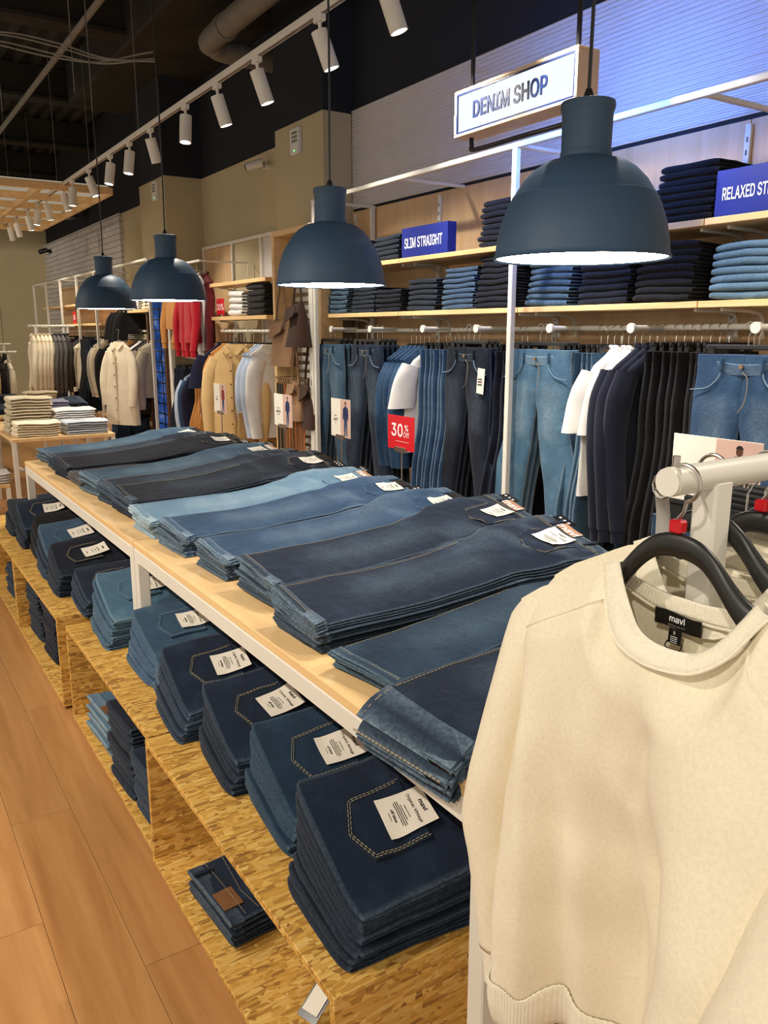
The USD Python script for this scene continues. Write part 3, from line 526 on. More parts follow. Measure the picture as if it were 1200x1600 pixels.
        if lab: printed_label(t, cx+.052, cy_-.008, .085, .11, r.uniform(-.05, .2), zp, detail)
    if patch:
        zf = zt; y = w*.1
        part(t, 'leather_patch', drape([(D-.06+ox, y), (D-.005+ox, y), (D-.005+ox, y+.075), (D-.06+ox, y+.075)], zf, 4, 4, .004, .002), patch)
    return t
# piles of jeans on the boxes, each front fold towards the aisle
LOW = [(.66, 1.285, -4, ['navy']*8+['indigo'], .030, .003, dict(detail=True)), (.715, 1.665, -5, ['petrol']*7+['petrol'], .029, .003, dict(detail=True)), (.70, 1.965, -5, ['navy']*7+['indigo'], .029, .003, dict(detail=True)),
       (.685, 2.30, -4, ['indigo']*7+['indigo'], .028, .003, dict(detail=True)), (.725, 2.47, -3, ['steelblue']*5, .026, .003, dict(nolab=True, short=1)), (.725, 2.735, -1, ['blue']*7+['steelblue'], .027, .003, dict(detail=True)), (.69, 3.155, -2, ['steelblue']*8+['teal'], .027, .003, dict(detail=True)),
       (.70, 3.56, -3, ['indigo']*6, .026, .003, dict()), (.665, 3.90, -3, ['navy']*8, .027, .003, dict()), (.67, 4.22, -3, ['indigo']*8+['steelblue'], .027, .003, dict()), (.70, 4.55, -3, ['black']*8, .027, .003, dict(nopocket=True)), (.68, 4.90, -2, ['navy']*8+['indigo'], .027, .003, dict()), (.68, 5.25, -2, ['navy']*7, .027, .003, dict())]
LN = ['nearest pile on the chipboard boxes', 'second pile on the chipboard boxes', 'third pile on the chipboard boxes', 'fourth pile on the chipboard boxes', 'low half-hidden fifth pile on the boxes', 'sixth pile on the chipboard boxes', 'faded seventh pile on the chipboard boxes', 'low eighth pile on the chipboard boxes', 'ninth pile on the chipboard boxes', 'tenth pile on the chipboard boxes', 'black eleventh pile on the boxes', 'twelfth pile on the chipboard boxes', 'farthest pile on the chipboard boxes']
for i, (x, y, a, tones, h, lean, o) in enumerate(LOW):
    n = len(tones)
    for k, tn in enumerate(tones):
        top = k == n-1
        folded('folded_jeans', f'{CN[tn]} folded jeans, {ORD[n-1-k]} in the {LN[i]}', 'jeans', (x, y, BZ), a, 'folded jeans on the chipboard boxes', 'denim_'+tn, D=.42, W=.31, h=h*(.66 if i < 5 else .72), seed=i+20, k=k, lean=lean, rise=.22, bend=.055, tau=.36 if i < 4 else .30, top=top, detail=o.get('detail', False) and top, wob=.015, pocket=not o.get('nopocket'), lab=not o.get('nolab'))
# inside the boxes
IN = [(.64, 1.89, 4, ['navy', 'navy', 'indigo'], .030, 'inside the nearest chipboard box', 'leather_brown', 180), (.632, 3.03, 3, ['teal']*5, .034, 'in the faded stack inside the second box', 'leather_brown', 180), (.635, 2.70, 2, ['navy']*9, .030, 'in the middle stack inside the second box', None, 0), (.640, 2.415, 2, ['indigo']*7, .030, 'in the nearer stack inside the second box', None, 0),
      (.65, 4.40, 2, ['navy']*9, .030, 'in the far stack inside the third box', None, 0), (.66, 4.05, 2, ['ink']*9, .031, 'in the middle stack inside the third box', 'leather_brown', 0), (.70, 3.72, 2, ['navy']*4, .030, 'in the low stack inside the third box', None, 0), (.66, 5.22, 2, ['indigo']*6, .030, 'in the stack inside the farthest box', None, 0), (.67, 4.9, 2, ['navy']*8, .030, 'in the nearer stack inside the farthest box', None, 0)]
for i, (x, y, a, tones, h, lab, pt, fl_) in enumerate(IN):
    n = len(tones)
    for k, tn in enumerate(tones):
        top = k == n-1
        if fl_: x_, y_, a_ = x+.33, y, a+180
        else: x_, y_, a_ = x, y, a
        folded('folded_jeans', f'{CN[tn]} folded jeans, {ORD[n-1-k]} {lab}', 'jeans', (x_, y_, .0305), a_, 'folded jeans inside the chipboard boxes', 'denim_'+tn, D=.33, W=.27, h=h, seed=i+50, k=k, lean=0.0, rise=0.0 if i else .04, bend=0, top=top and i in (0, 1), wob=.010, patch=pt if top else None, lab=False, pocket=i == 0)
t = thing('hang_tag', 'white and black price tag on dark jeans at the bottom edge', 'tag', (.70, 1.375, .0305), 20); 
part(t, 'card', slab([[(0, 0, .05), (.0, .055, .05)], [(.09, 0, .10), (.09, .055, .10)]], .0012), 'black_gloss'); part(t, 'print', slab([[(.012, .006, .0595), (.012, .05, .0595)], [(.072, .006, .0925), (.072, .05, .0925)]], .0006), 'paper')
for k in range(3): folded('folded_jeans', f'blue black folded jeans, {ORD[2-k]} at the near end of the nearest box', 'jeans', (.72, 1.25, .0305), 2, 'folded jeans inside the chipboard boxes', 'denim_ink', D=.36, W=.2, h=.026, seed=88, k=k)
# ================================================================ hanging garments
T16 = np.linspace(0, 2*np.pi, 18, endpoint=False); C16 = np.sign(np.cos(T16))*np.abs(np.cos(T16))**.7; S16 = np.sign(np.sin(T16))*np.abs(np.sin(T16))**.8
def hook(t, z, mat='steel', drop=.09):
    """wire hook whose crown sits on a rail at local height z"""
    a = np.linspace(-.35*math.pi, 1.0*math.pi, 12)
    P = [(.018*math.cos(q), 0, z-.012+.018*math.sin(q)) for q in a][::-1]+[(.006, 0, z-.035), (0, 0, z-.045), (0, 0, z-drop)]
    part(t, 'hook', tube(P, .0022, 5), mat)
def clip_hanger(loc, rz, zr, w, label, group):
    """clip hanger: local origin at the garment's waist, rail crown at local zr"""
    t = thing('clip_hanger', label, 'hanger', loc, rz, group)
    hook(t, zr, 'steel', zr-.03); part(t, 'bar', box(-w/2, w/2, -.006, .006, .018, .036, .004), 'black_plastic')
    for s in (-1, 1): part(t, 'clip', box(s*w*.42-.016, s*w*.42+.016, -.011, .011, -.022, .03, .003), 'black_gloss')
def top_hanger(loc, rz, zr, w, label, group, mat='black_plastic', cube=None):
    t = thing('coat_hanger', label, 'hanger', loc, rz, group); hook(t, zr, 'steel', zr-.005)
    P = np.array([(-w/2, 0, -.115), (-w*.36, 0, -.075), (-w*.2, 0, -.03), (-.035, 0, -.002), (.035, 0, -.002), (w*.2, 0, -.03), (w*.36, 0, -.075), (w/2, 0, -.115)])
    part(t, 'shoulder_bar', loft([np.stack([np.full(8, p[0]), .008*np.cos(np.arange(8)*math.pi/4), p[2]-.005+.016*np.sin(np.arange(8)*math.pi/4)], 1) for p in bez(P, 3)], True), mat)
    if cube: part(t, 'size_cube', box(-.009, .009, -.007, .007, .0, .02, .002), cube)
def hjeans(label, loc, rz, mat, group=None, w=.40, d=.055, L=.95, leg=.21, seed=0, detail=True, tag=False, cat='jeans', name='hanging_jeans', n=18, spread=.028):
    """trousers hung by the waistband: width along local x, front facing local -y"""
    r = random.Random(seed); t = thing(name, label, cat, loc, rz, group); Z = -np.r_[0, .004, np.linspace(.03, L-.03, n), L-.006, L]
    R2 = []
    for s in (-1, 1):
        R, W = [], []
        for z in Z:
            q = -z/L; hip = w*(.5-.02*sstep(0, .15, q)+.045*sstep(.05, .2, q)*(1-.6*sstep(.25, .5, q)))
            sp = sstep(.25, .34, q); inner = -.012*(1-sp)+sp*(.012+spread*sstep(.3, .95, q)); outer = hip*(1-sstep(.3, .75, q))+sstep(.3, .75, q)*(inner+leg)
            xc, hx = s*(inner+outer)/2, (outer-inner)/2; dd = d/2*(.75+.35*sstep(0, .2, q))*(1+.15*sstep(.7, 1, q))
            x = xc+hx*C16; y = dd*S16+.012*nz(x*16+seed, z*2.2, seed)*sstep(.0, .3, q)+.010*nz(x*9, z*11, seed+5)*sstep(.1, .3, q)+.004*nz(x*25, z*30, seed+8)
            R.append(np.stack([x, y, np.full(18, z)+.004*nz(x*8, q, seed+2)*sstep(.9, 1, q)], 1)); W.append(.55*(np.abs(C16) > .96)+(.5 if q > .985 else 0)+(.35 if .17 < q < .42 else 0)*np.exp(-((np.abs(x)-.1)/.05)**2)*(S16 < 0))
        m = loft(np.array(R), True, W=np.clip(np.array(W), 0, 1)); part(t, 'leg', m, mat)
        hem = [(-L+.02, .99), (-L+.019, 1.05), (-L-.002, 1.05), (-L-.002, .8)]; c = np.array(R[-1]).mean(0)
        part(t, 'hem', loft([np.c_[c[:2]+(np.array(R[-1])[:, :2]-c[:2])*k, np.full(18, z)] for z, k in hem], True, W=np.repeat([[.3], [.5], [.7], [.7]], 18, 1)), mat)
    sag = lambda x: -.034*(1-(np.abs(x)/(w/2))**2)
    band = []
    for z, k in ((-.042, .98), (-.04, 1.08), (-.004, 1.1), (.0, 1.04), (0, .86), (-.03, .8)):
        x = w/2*1.01*np.cos(T16); y = d*.42*k*np.sin(T16); band.append(np.stack([x, y, z+np.where(np.sin(T16) < -.1, sag(x), 0)], 1))
    part(t, 'waistband', loft(band, True, W=np.repeat([[.4], [.3], [.2], [.8], [.5], [.2]], 18, 1)), mat)
    if detail:
        f = -d*.47
        yf = lambda x, z: f-.004-.01*sstep(.05, .2, -np.asarray(z))
        def vert(pts): P = np.array(pts); return [(p[0], yf(p[0], p[1]), p[1]) for p in P]
        part(t, 'button', tube([(0, f-.012, -.042), (0, f-.004, -.042)], .0085, 10), 'copper'); part(t, 'fly', tube(vert(bez([(.004, -.06), (.028, -.09), (.028, -.17), (.004, -.21)], 5)), .0016, 5), 'thread')
        for s in (-1, 1):
            part(t, 'front_pocket', tube(vert(bez([(s*w*.20, -.055), (s*w*.23, -.09), (s*w*.33, -.125), (s*w*.5, -.135)], 6)), .003, 6), 'thread_blue')
            part(t, 'belt_loop', box(s*w*.2-.006, s*w*.2+.006, f-.012, f+.0, -.062+.0, -.012, .003), mat)
        part(t, 'inner_label', box(-.03, .03, d*.22, d*.27, -.05, -.012, .001), 'black_gloss')
    if tag:
        g = part(t, 'price_tag', slab([[(w*.34, -d*.75, -.10), (w*.34+.055, -d*.72, -.105)], [(w*.34-.004, -d*.85, -.23), (w*.34+.051, -d*.82, -.235)]], .0015), 'paper')
        part(g, 'print', join([box(w*.34+.006, w*.34+.04, -d*.87, -d*.855, -.16-k*.014, -.155-k*.014, .0005) for k in range(3)]), 'ink', smooth=False)
    return t
def htop(label, loc, rz, mat, group=None, w=.48, d=.07, L=.66, sl=.58, seed=0, cat='sweatshirt', name='hanging_sweatshirt', collar='crew', rib=True, n=12, buttons=None, flare=.02):
    """a top on a hanger: width along local x, front facing local -y, origin at the collar"""
    r = random.Random(seed); t = thing(name, label, cat, loc, rz, group)
    prof = [(0, .075, .035), (-.015, .085, .045), (-.045, .13, .05), (-.08, .185, .06), (-.12, w*.46, .8*d)]+[(z, w/2+flare*sstep(.12, L, -z), d*(1+.25*sstep(.1, L, -z))) for z in np.linspace(-.2, -L, n)]
    R = []
    for z, hw, dd in prof:
        x = hw*C16; q = -z/L; y = dd/2*S16+.03*sstep(.15, .9, q)*nz(x*11+seed, z*1.3, seed)+.008*nz(x*22, z*14, seed+4)*sstep(.1, .4, q)+.018*nz(x*34+z*5, z*4, seed+6)*sstep(.12, .4, q)
        R.append(np.stack([x, y, z+0*x+.006*nz(x*9, q, seed)*sstep(.8, 1, q)], 1))
    part(t, 'body', loft(R, True), mat)
    if rib: c = R[-1].mean(0); part(t, 'hem_band', loft([np.c_[c[:2]+(R[-1][:, :2]-c[:2])*k, R[-1][:, 2]+z] for z, k in ((.05, .98), (.048, 1.03), (-.006, .97), (-.004, .8))], True), mat)
    for s in (-1, 1):
        sh = np.array([s*(w*.46-.03), 0, -.115]); sway = r.uniform(-.02, .03)
        if sl < .35: pts = [sh, sh+[s*.05, -.006, -.09], sh+[s*.085, -.012, -sl]]; rad = [(.07, .03), (.085, .035), (.095, .035)]
        else: pts = [sh, sh+[s*.055, -.01, -.12], sh+[s*(.075+sway), -.02-sway, -.32], sh+[s*(.06+sway), -.045, -sl]]; rad = [(.06, .035), (.068, .04), (.06, .036), (.045, .03)]
        P = bez(pts, 5); k = np.linspace(0, 1, len(P)); ra = np.stack([np.interp(k, np.linspace(0, 1, len(rad)), [q[i] for q in rad]) for i in (0, 1)], 1); S = []
        for p, (a, b), kk in zip(P, ra, k): S.append(np.stack([p[0]+a*np.cos(T16), p[1]+b*np.sin(T16)+.010*nz(np.cos(T16)*2+seed, kk*6, seed+s), np.full(18, p[2])+a*.5*s*np.cos(T16)*(1-kk)*.6], 1))
        part(t, 'sleeve', loft(S, True), mat)
        if rib and sl > .35: c = S[-1].mean(0); part(t, 'cuff', loft([c+(S[-1]-c)*[k_, k_, 1]+[0, 0, z] for z, k_ in ((.0, .98), (-.004, .86), (-.055, .8), (-.055, .5))], True), mat)
    a = T16
    if collar == 'crew': part(t, 'collar', tube([(.078*math.cos(q), .03*math.sin(q), .004-(.03 if math.sin(q) < 0 else .004)*abs(math.sin(q))) for q in np.r_[a, a[0]]], .009, 6, False), mat)
    elif collar == 'shirt':
        for s in (-1, 1): part(t, 'collar', slab([[(s*.01, -.04, -.06), (s*.075, -.03, -.005)], [(s*.05, -.055, -.085), (s*.10, -.035, -.03)]], .004), mat)
    elif collar == 'hood': part(t, 'hood', loft([np.stack([.09*q*np.cos(a), .05+.04*q*np.sin(a), .02-.02*i+0*a] , 1) for i, q in enumerate((.3, .8, 1.0, 1.0, .7))], True), mat)
    if buttons:
        part(t, 'placket', box(-.014, .014, -d*.62-.012, -d*.5-.012, -L*.96, -.07, .002), mat)
        for k in range(6): part(t, 'button', tube([(0, -d*.62-.017, -.1-k*L*.14), (0, -d*.62-.011, -.1-k*L*.14)], .007, 8), buttons)
    return t
# ================================================================ denim wall fixture
fx = thing('shelving_frame', 'white metal frame of posts and top rails before the denim wall', 'shelving')
for y in (1.07, 3.07, 5.06): part(fx, 'post', box(2.685, 2.715, y-.015, y+.015, 0, 2.44, .003), 'white_metal')
part(fx, 'top_rail', box(2.688, 2.712, .4, 5.09, 2.425, 2.45, .003), 'white_metal')
for y in (1.07, 2.07, 3.07, 4.07, 5.06): part(fx, 'cross_arm', box(2.70, 3.18, y-.010, y+.010, 2.428, 2.446, .002), 'white_metal')
part(fx, 'end_post', box(3.14, 3.17, 5.045, 5.075, 0, 2.44, .003), 'white_metal')
def shelf(y0, y1, z, label, x0=2.80, x1=3.165, th=.026, br=True):
    t = thing('wall_shelf', label, 'shelf', (0, 0, 0), 0, 'birch wall shelves'); part(t, 'board', box(x0, x1, y0+.002, y1-.002, z-th, z, .002), 'birch')
    if br:
        for y in (y0+.06, y1-.06): part(t, 'bracket', tube(bez([(x0+.07, y, z-th-.006), (x1-.10, y, z-th-.012), (x1-.03, y, z-th-.035), (x1-.012, y, z-th-.12)], 5), .008, 6), 'white_metal')
for k, (a, b) in enumerate(((.9, 2.1), (2.1, 3.14), (3.14, 4.2), (4.2, 5.14))):
    o = ('nearest', 'second', 'third', 'farthest')[k]
    shelf(a, b, 1.715, f'birch lower wall shelf over the hanging rail, {o} board from the camera'); shelf(a, b, 2.02, f'birch upper wall shelf with blue name signs, {o} board from the camera')
bc = thing('base_plinth', 'low birch plinth below the hanging jeans of the denim wall', 'cabinet'); part(bc, 'top_board', box(2.74, 3.155, 1.0, 5.02, .52, .55, .003), 'birch'); part(bc, 'front_board', box(2.77, 2.79, 1.0, 5.02, .0, .52, .002), 'birch_panel')
hr = thing('hanging_rail', 'long white hanging rail along the denim wall', 'rail'); part(hr, 'bar', cyl((2.96, .7, 1.625), (2.96, 5.3, 1.60), .0125, 12), 'white_metal')
for y in (1.07, 2.2, 3.25, 4.3, 5.25): part(hr, 'wall_bracket', box(2.95, 3.165, y-.008, y+.008, 1.604, 1.62, .002), 'white_metal')
for k, y in enumerate((4.95, 4.45, 3.88, 3.40, 2.86, 2.38, 1.81)):
    t = thing('faceout', f'white faceout with round end cap on the denim rail, {("farthest", "sixth from camera", "fifth from camera", "fourth from camera", "third from camera", "second from camera", "nearest")[k]}', 'faceout', (2.75, y, 1.613), 0, 'faceouts on the denim rail')
    part(t, 'tube', cyl((.012, 0, 0), (.21, 0, 0), .012, 12), 'white_metal'); part(t, 'end_cap', cyl((0, 0, 0), (.014, 0, 0), .021, 16), 'white_metal')
SH = [(5.0, 'steelblue', 6, .030, 1.715), (4.66, 'navy', 6, .027, 1.715), (4.34, 'ink', 5, .027, 1.715), (4.0, 'navy', 6, .030, 1.715), (3.67, 'blue', 8, .0285, 1.715), (3.345, 'ink', 9, .029, 1.715), (2.96, 'steelblue', 7, .030, 1.715), (2.62, 'ink', 7, .029, 1.715), (2.28, 'black', 8, .029, 1.715), (1.93, 'teal', 7, .030, 1.715), (1.60, 'indigo', 7, .03, 1.715),
      (4.36, 'navy', 5, .029, 2.02), (3.345, 'ink', 8, .029, 2.02), (2.23, 'black', 8, .028, 2.02), (1.35, 'black', 6, .028, 2.02), (4.75, 'navy', 5, .029, 2.02)]
SN = ['in the farthest lower-shelf stack', 'in the second farthest lower-shelf stack', 'in the low third farthest lower-shelf stack', 'in the fourth farthest lower-shelf stack', 'in the tall mid blue lower-shelf stack', 'in the lower-shelf stack beside the white post', 'in the stack under the nearest pendant', 'in the lower-shelf stack right of the nearest pendant', 'in the wide black lower-shelf stack', 'in the right-edge teal lower-shelf stack', 'in the lower-shelf stack beyond the right edge', 'on the upper shelf beside the smaller blue sign', 'in the upper-shelf stack left of the nearest pendant', 'in the upper-shelf stack beside the larger blue sign', 'in the upper-shelf stack past the larger sign', 'in the farthest upper-shelf stack']
for i, (y, tn, n, h, z) in enumerate(SH):
    for k in range(n):
        folded('folded_jeans', f'{CN[tn]} folded jeans, {ORD[n-1-k]} {SN[i]}', 'jeans', (2.815+.01*math.sin(i*2.1), y, z+.001), -1, 'folded jeans on the wall shelves', 'denim_'+tn, D=.31, W=.285, h=h, seed=i+120, k=k, lean=.004, rise=-.04, top=False, back=False, wob=.012, nu=8)
single('folded_jeans', folded and slab([[(2.86+.05*a, 2.02-.09*b+.0, 2.04+.10*b+.02*a*b) for b in (0, .5, 1, 1.4)] for a in (0, 1, 2, 3)], .03), 'denim_black', 'black jeans leaning behind the larger blue shelf sign', 'jeans', 'folded jeans on the wall shelves')
def name_sign(y0, y1, z, h, s, th, label, wd=.3):
    t = thing('shelf_sign', label, 'sign', (2.815, (y0+y1)/2, z)); Y = (y1-y0)/2
    part(t, 'block', box(0, .06, -Y, Y, 0, h, .002), 'sign_blue'); V, F = text(s, th, (-.0005, 0, h*.48), (0, -1, 0), (0, 0, 1), .0012, True)
    k = wd/(V[:, 1].max()-V[:, 1].min()); V[:, 1] = V[:, 1]*k+(Y-.03-wd/2); part(t, 'lettering', (V, F), 'white_print', smooth=False, label=f'white lettering {s}')
name_sign(3.74, 4.19, 2.021, .165, 'SLIM STRAIGHT', .054, 'blue block sign with white lettering for slim straight jeans', .37)
name_sign(1.66, 2.07, 2.021, .165, 'RELAXED STRAIGHT', .042, 'blue block sign with white lettering for relaxed straight jeans', .30)
# front-facing jeans on the arms and the side-on rows between them
def facing(y, tone, label, n, zt=1.515, x0=2.765, L=.95, w=.40, leg=.21, tag=False, gn=''):
    for k in range(n):
        lab = label if k == 0 else f'{CN[tone]} jeans hanging behind {gn}, {("first", "second", "third", "fourth")[k-1]} behind it'
        t = hjeans(lab, (x0+.042*k, y+.006*k, zt), -90, 'denim_'+tone, 'jeans on the denim wall arms', w=w, d=.05, L=L, leg=leg, seed=int(y*100)+k, detail=k == 0, tag=tag and k == 0, spread=.085)
        clip_hanger((x0+.042*k, y+.006*k, zt), -90, 1.628-zt, w*.85, f'black clip hanger holding {gn}' if k == 0 else f'black clip hanger, {("first", "second", "third", "fourth")[k-1]} behind that of {gn}', 'clip hangers')
facing(4.98, 'steelblue', 'washed blue jeans facing out, farthest on the denim wall', 3, w=.38, gn='the farthest facing jeans')
facing(4.50, 'indigo', 'indigo jeans facing out beside the washed farthest pair', 4, w=.38, gn='the second farthest facing jeans')
facing(3.47, 'navy', 'dark navy slim jeans facing out with a white price tag', 3, w=.37, leg=.17, L=.98, tag=True, gn='the tagged navy jeans')
facing(2.93, 'teal', 'faded teal wide-leg jeans facing out beside the white post', 3, w=.43, L=.94, leg=.25, gn='the wide-leg teal jeans')
facing(1.84, 'blue', 'mid blue jeans facing out at the right edge', 3, w=.42, L=.95, leg=.24, gn='the right-edge blue jeans')
def row(kind, ys, mat, labf, group, zt, hang, **o):
    N = len(ys)
    for k, y in enumerate(ys):
        q = ('nearest', 'second', 'third', 'fourth', 'fifth', 'sixth', 'seventh', 'eighth', 'ninth', 'tenth')[k] if N > 1 else ''
        lab = labf.format(q=q); oo = dict(o); x = oo.pop('x', 2.95); rz = oo.pop('rz', 0)+R_.uniform(-5, 5)
        if kind == 'j': hjeans(lab, (x, y, zt), rz, mat, group, seed=int(abs(y)*977)+k, **oo); clip_hanger((x, y, zt), rz, oo.get('zr', 1.625)-zt if 'zr' in oo else hang-zt, .30, f'black clip hanger of the {lab}'[:200] if len(lab.split()) < 11 else f'black clip hanger of the {q} pair in that {group} row', 'clip hangers')
        else: htop(lab, (x, y, zt), rz, mat, group, seed=int(abs(y)*977)+k, **oo); top_hanger((x, y, zt), rz, hang-zt, oo.get('w', .48)*.84, f'dark coat hanger of the {lab}' if len(lab.split()) < 12 else f'dark coat hanger of the {q} piece among the {group}', 'coat hangers')
row('j', [3.66+.042*k for k in range(7)], 'denim_blue', '{q} of the mid blue jeans hung side-on in a row', 'side-on mid blue jeans', 1.50, 1.615, w=.36, d=.034, L=.95, leg=.2, detail=False, n=14)
row('t', [3.985], 'cloth_white', 'white short-sleeved tee between blue jeans and denim shirts', None, 1.515, 1.613, L=.62, sl=.24, name='hanging_tee', cat='t-shirt', rib=False, d=.05)
row('t', [4.03+.045*k for k in range(5)], 'denim_blue', '{q} of the mid blue denim shirts left of the white tee', 'denim shirts', 1.515, 1.613, L=.72, sl=.60, name='denim_shirt', cat='shirt', collar='shirt', d=.05, rib=False, w=.36, x=2.91)
row('j', [3.22+.04*k for k in range(2)], 'denim_ink', '{q} of the blue black jeans left of the white post', 'blue black jeans by the post', 1.50, 1.618, w=.34, d=.034, L=.97, detail=False, tag=True)
row('j', [2.60+.04*k for k in range(4)], 'denim_steelblue', '{q} of the steel blue jeans hung behind the wide-leg pair', 'side-on steel blue jeans', 1.505, 1.62, w=.36, d=.034, L=.95, detail=False, tag=False)
row('t', [2.485+.036*k for k in range(4)], 'cloth_white', '{q} of the white tees beside the navy sweatshirts', 'white tees', 1.53, 1.62, L=.66, sl=.25, name='hanging_tee', cat='t-shirt', rib=False, d=.03)
row('t', [2.36+.04*k for k in range(3)], 'cloth_darknavy', '{q} of the dark navy sweatshirts on the denim rail', 'navy sweatshirts', 1.54, 1.622, L=.68, sl=.66, w=.52, d=.042)
row('j', [2.05+.042*k for k in range(7)], 'denim_black', '{q} of the black jeans hung side-on near the right edge', 'side-on black jeans', 1.52, 1.623, w=.38, d=.036, L=.98, leg=.22, detail=False)
# ================================================================ sign cards on thin stands
def figure(t, y, z, h, top, bot, skin, X=-.0016):
    """a small printed model: head, coat, trousers (flat print on the card)"""
    def poly(P, dx): 
        P = np.array(P)*h; V = np.c_[np.full(len(P), X-dx), y-P[:, 0], z+P[:, 1]]; k = len(P); V2 = V+[.0004, 0, 0]
        import shapely, trimesh
        v, f = trimesh.creation.triangulate_polygon(shapely.Polygon(P), engine='earcut'); v = np.asarray(v)
        return np.c_[np.full(len(v), X-dx), y-v[:, 0], z+v[:, 1]], np.asarray(f)[:, ::-1]
    g = part(t, 'printed_photo_trousers', poly([(-.09, .5), (.09, .5), (.1, .25), (.085, .0), (.03, .0), (.01, .36), (-.03, .0), (-.09, .0), (-.1, .25)], 0), bot, smooth=False)
    part(t, 'printed_photo_coat', poly([(-.05, .86), (.05, .86), (.14, .80), (.17, .52), (.13, .45), (.1, .6), (.1, .46), (-.1, .46), (-.1, .6), (-.13, .45), (-.17, .52), (-.14, .80)], .0002), top, smooth=False)
    part(t, 'printed_photo_head', poly([(.05*math.cos(a), .925+.065*math.sin(a)) for a in np.linspace(0, 6.28, 14)[:-1]]+[], .0004), skin, smooth=False)
    part(t, 'printed_photo_hair', poly([(.055*math.cos(a), .945+.06*math.sin(a)) for a in np.linspace(.2, 2.94, 8)], .0006), 'hair', smooth=False)
def card_sign(x, y, z0, z1, w, label, kind, lines=(), top='sign_navy', skin='skin', zb=0.0, rz=0):
    t = thing('card_sign', label, 'sign', (x, y, zb), rz); z0 -= zb; z1 -= zb; h = z1-z0
    part(t, 'card', box(-.001, .001, -w/2, w/2, z0, z1, .0004), 'sign_red' if kind == 'sale' else 'paper')
    part(t, 'clip', box(-.01, .01, -w*.2, w*.2, z0-.012, z0+.014, .002), 'steel'); part(t, 'pole', cyl((0.006, 0, .008), (0.006, 0, z0), .005, 8), 'steel'); part(t, 'foot', lathe([(.01, .012), (.08, .006), (.085, .003), (.085, 0)], 20), 'steel')
    if kind == 'sale':
        k = h/.20
        for s, hh, yy, zz, b in (('30', .072*k, .042*k, .115*k, True), ('%', .034*k, -.056*k, .132*k, True), ('Off', .03*k, -.056*k, .092*k, False)): part(t, 'lettering', text(s, hh, (-.0012, yy, z0+zz), (0, -1, 0), (0, 0, 1), .0006, b), 'white_print', smooth=False)
        part(t, 'print', box(-.0016, -.001, -w*.3, w*.2, z0+h*.24, z0+h*.25, .0001), 'white_print')
    else:
        part(t, 'printed_photo_ground', box(-.0014, -.0008, -w*.5+.0005, -w*.0, z0+.002, z1-.001, .0002), 'paper_pink'); figure(t, -w*.26, z0+h*.04, h*.9, top, 'denim_blue', skin)
        for j, (s, hh) in enumerate(lines): part(t, 'lettering', text(s, hh, (-.0012, w*.26, z0+h*(.55-.10*j)), (0, -1, 0), (0, 0, 1), .0004, j == 1), 'ink_grey' if j != 1 else 'ink', smooth=False)
    return t
card_sign(2.40, 3.57, .985, 1.165, .25, 'red sale card reading 30% Off on a steel stand', 'sale')
card_sign(2.40, 4.21, .985, 1.21, .23, 'white picture card on a stand before the farthest facing jeans', 'photo', (('NEW', .008), ('360°', .016), ('fit', .008)))
t = card_sign(1.90, 1.33, 1.10, 1.325, .27, 'large white and pink picture card behind the foreground rail', 'photo', (('', .01),)[:0], top='cloth_charcoal', skin='skin_dark')
part(t, 'lettering', text('RELAXED FIT', .013, (-.0012, .075, 1.235), (0, -1, 0), (0, 0, 1), .0004, True), 'ink', smooth=False)
# ================================================================ hanging lightbox sign
glow('sign_light', (.90, .95, 1.0), 1.35); glow('sign_halo', (.10, .26, 1.0), SIGNGLOW)
t = thing('lightbox_sign', 'illuminated hanging sign reading DENIM SHOP in a plywood case', 'sign', (2.30, 2.665, 2.41)); Y = .36
part(t, 'case', join([box(0, .11, -Y, Y, 0, .014, .003), box(0, .11, -Y, Y, .171, .185, .003), box(0, .11, -Y, -Y+.014, .014, .171, .002), box(0, .11, Y-.014, Y, .014, .171, .002)]), 'sign_ply')
part(t, 'navy_border', join([box(.003, .012, -Y+.014, Y-.014, .014, .021, .0005), box(.003, .012, -Y+.014, Y-.014, .164, .171, .0005), box(.003, .012, -Y+.014, -Y+.021, .02, .165, .0005), box(.003, .012, Y-.021, Y-.014, .02, .165, .0005)]), 'sign_navy')
part(t, 'light_panel', box(.008, .012, -Y+.02, Y-.02, .02, .165, .0005), 'sign_light')
V, F = text('DENIM SHOP', .062, (.008, .02, .093), (0, -1, 0), (0, 0, 1), .004, True); k = .44/(V[:, 1].max()-V[:, 1].min()); V[:, 1] = (V[:, 1]-.02)*k+.02
part(t, 'lettering', (V, F), 'sign_navy', smooth=False); part(t, 'back_light', box(.1, .108, -Y+.02, Y-.02, .02, .165, .001), 'sign_halo')
for y in (-.305, .305): part(t, 'drop_rod', tube([(.055, y, -.03), (.055, y, 2.0)], .0095, 10), 'black_metal')
part(t, 'lower_rod', tube(bez([(.055, .305, .0), (.055, .302, -.03), (.055, .28, -.05), (.055, 0, -.05), (.055, -.28, -.05), (.055, -.302, -.03), (.055, -.305, 0)], 6), .0095, 10), 'black_metal')
